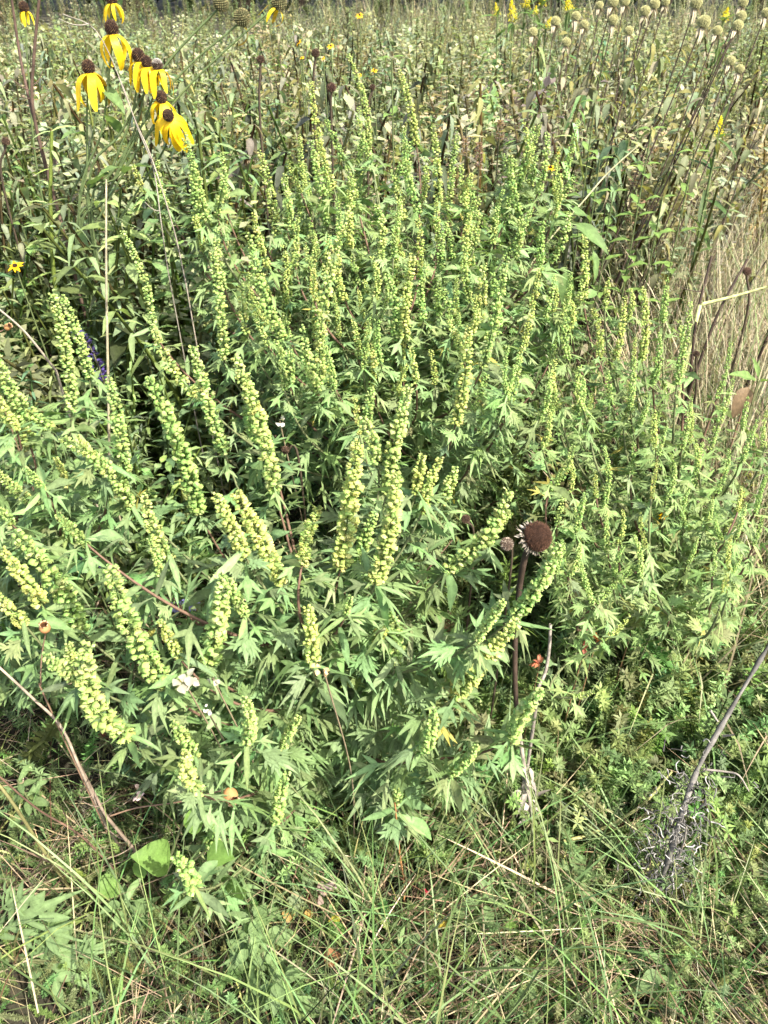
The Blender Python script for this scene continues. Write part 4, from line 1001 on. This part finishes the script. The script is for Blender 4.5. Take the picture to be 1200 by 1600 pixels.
# low grey green seedlings on the thatch
def seedling(label, cx, cy, h_, n, col, Y=None):
    b = on_ground(cx, cy); root = thing("weed_seedling", label, "weed", b, "low weed seedlings"); a = Acc(); s_ = Acc()
    top = b + np.array([rng.normal(0, .01), rng.normal(0, .01), h_ * 1.35 + .01]); P = bez(b - [0, 0, .01], (b + top) / 2 + rng.normal(0, .008, 3), top, 8); s_.tube(P, .0014, 5, (.13, .15, .07)); s_.build("stem", M_STEM, root, origin=b)
    for k in range(n):
        t = .25 + .75 * k / n; c = b + (top - b) * t; az = k * 2.4 + rng.normal(0, .3)
        a.scatter([OVATE[1], LEAF_TRI[1], OVATE[2], LEAF_SIMPLE[2]][k % 4], [c], [(math.cos(az), math.sin(az), rng.uniform(-.1, .6))], [(0, 0, 1.0)], np.array([rng.uniform(.03, .055) * (1.3 - .6 * t)]), [np.asarray(col) * rng.uniform(.8, 1.15)])
    a.build("foliage", M_LEAF, root, origin=b)
for cx, cy, h_, n, lb in [(400, 1560, .09, 26, "grey green seedling right of the hanging tan pod"), (450, 1590, .08, 22, "grey green seedling at the bottom edge"), (420, 1500, .10, 26, "tallest grey green seedling under the tan pod"), (690, 1440, .05, 14, "single bright seedling by the red berry on the thatch"), (752, 1450, .07, 16, "seedling with a pale spiky tip right of the berry"), (640, 1500, .05, 12, "tiny round leaved seedling below the orange stem"), (560, 1330, .05, 14, "seedling in the dark gap under the bush"), (70, 1290, .10, 20, "seedling with narrow leaves near the left yellow green stem"), (20, 1120, .14, 20, "pale narrow leaved seedling at the left edge"), (210, 1460, .07, 14, "small seedling with pale buds at the lower left"), (880, 1420, .08, 20, "seedling in the lower right greenery with tiny leaves"), (1010, 1560, .06, 16, "seedling near the bottom right edge"), (820, 1560, .05, 14, "seedling in the grass at the bottom right of centre")]:
    seedling(lb, cx, cy, h_, n, (.16, .24, .10))
# fallen and coloured leaves
for cx, cy, L, col, lb in [(502, 1502, 32, (.27, .13, .06), "orange fallen leaf lying on the lower thatch"), (490, 1424, 18, (.42, .26, .07), "amber round fallen leaf under the papery blossoms"), (452, 1418, 24, (.40, .26, .10), "tan fallen leaf left of the amber one"), (518, 1430, 22, (.38, .36, .06), "yellow green fallen leaf right of the amber one"), (535, 1470, 34, (.14, .26, .06), "flat green leaf lying on the straw"), (565, 1408, 26, (.16, .28, .07), "small bright oval leaf on the straw"), (680, 1285, 20, (.42, .17, .08), "orange leaf scrap in the grass right of the bush"), (160, 1160, 26, (.24, .10, .06), "rust coloured leaf scrap in the dark gap at left"), (700, 1440, 22, (.45, .36, .05), "yellow leaf on the thatch near the bright seedling"), (480, 1390, 26, (.18, .055, .045), "dark red leaf scrap beside the papery blossoms")]:
    p = on_ground(cx, cy, .045); a = Acc(); d = np.array([rng.normal(), rng.normal(), .15]); a.scatter(ROUND[0], [p], [d], [(0, -.2, 1.0)], np.array([size(L, p)]), [col]); b_ = drop(p) + [0, 0, .06]
    o = a.build("fallen_leaf", M_LEAF, None, origin=b_); o.location = b_; o["label"] = lb; o["category"] = "leaf"; o["group"] = "fallen coloured leaves"
def red_tuft(label, cx, cy, w_, Y, col):
    h = at(cx, cy, Y); foot = drop(h, 0, .02); root = thing("red_leaved_sprig", label, "sprig", foot, "red leaved sprigs"); a = Acc(); a.tube(smooth_path([h, foot], 6), .001, 5, (.2, .12, .06)); a.build("stem", M_STEM, root, origin=foot)
    a = Acc(); n = 8; a.scatter(OVATE[0], np.repeat(h[None], n, 0), rng.normal(0, 1, (n, 3)) + [0, -.3, .4], (0, 0, 1), U(.6, .9, n) * size(w_, h), jit(col, n, .2, .08)); a.build("foliage", M_LEAF, root, origin=foot)
red_tuft("pink red leaf cluster low between bush and right grass", 913, 1013, 20, .80, (.42, .13, .10)); red_tuft("orange pink leaf cluster beside the grey dead stem", 843, 1037, 20, .76, (.45, .18, .10))
red_tuft("small crimson leaf cluster in the grass at the right", 996, 958, 16, .86, (.34, .05, .045)); red_tuft("orange leaf upright beside the pink red cluster", 932, 1000, 18, .80, (.40, .16, .05)); red_tuft("single crimson berry like tuft on the lower thatch", 665, 1392, 7, .56, (.35, .03, .05))

# dead leaning stalk with curled leaves, lower right
def dead_stalk():
    P = px_path([(1206, 1000, .72), (1140, 1112, .68), (1092, 1198, .64), (1066, 1270, .60), (1042, 1350, .57), (1016, 1432, .545)], 40); foot = drop(P[-1], -.01, -.01)
    root = thing("dead_stalk", "grey dead stalk leaning right with curled shrivelled leaves around its foot", "stalk", foot); a = Acc(); PP = np.concatenate([P, [foot]])
    a.tube(PP, np.linspace(size(6.5, P[0]), size(10, P[-1]), len(PP)) * .5 * (1 + .2 * rng.normal(size=len(PP))), 9, np.array([.125, .118, .108]) * (1 + .25 * rng.normal(size=(len(PP), 1)))); a.build("stem", M_STEM, root, origin=foot)
    a = Acc()
    for pts in ([(1098, 1202, .64), (1135, 1206, .63), (1155, 1212, .62), (1170, 1236, .61)], [(1130, 1150, .66), (1148, 1148, .65)], [(1060, 1340, .58), (1070, 1310, .56), (1072, 1290, .555)], [(1110, 1110, .68), (1122, 1128, .67)]):
        a = Acc(); q = px_path(pts, 12); a.tube(q, np.linspace(.0018, .0009, len(q)), 5, (.26, .23, .2)); a.build("twig", M_STEM, root, origin=foot)
    a = Acc()
    for k in range(330):
        i = int(rng.triangular(14, 32, 39)); c = P[i] + rng.normal(0, 1, 3) * np.array([.022, .016, .02]); az = rng.uniform(0, 6.28)
        q = [c]; d = nrm(rng.normal(0, 1, 3))
        for j in range(6): d = nrm(d + rng.normal(0, .5, 3)); q.append(q[-1] + d * rng.uniform(.002, .005))
        v = rng.choice([.06, .17, .42], p=[.45, .35, .2]); a.tube(np.array(q), np.linspace(.0011, .0004, 7), 4, np.array([v, v * .97, v * .92]))
    a.build("shrivelled_foliage", M_DRY, root, origin=foot)
dead_stalk()
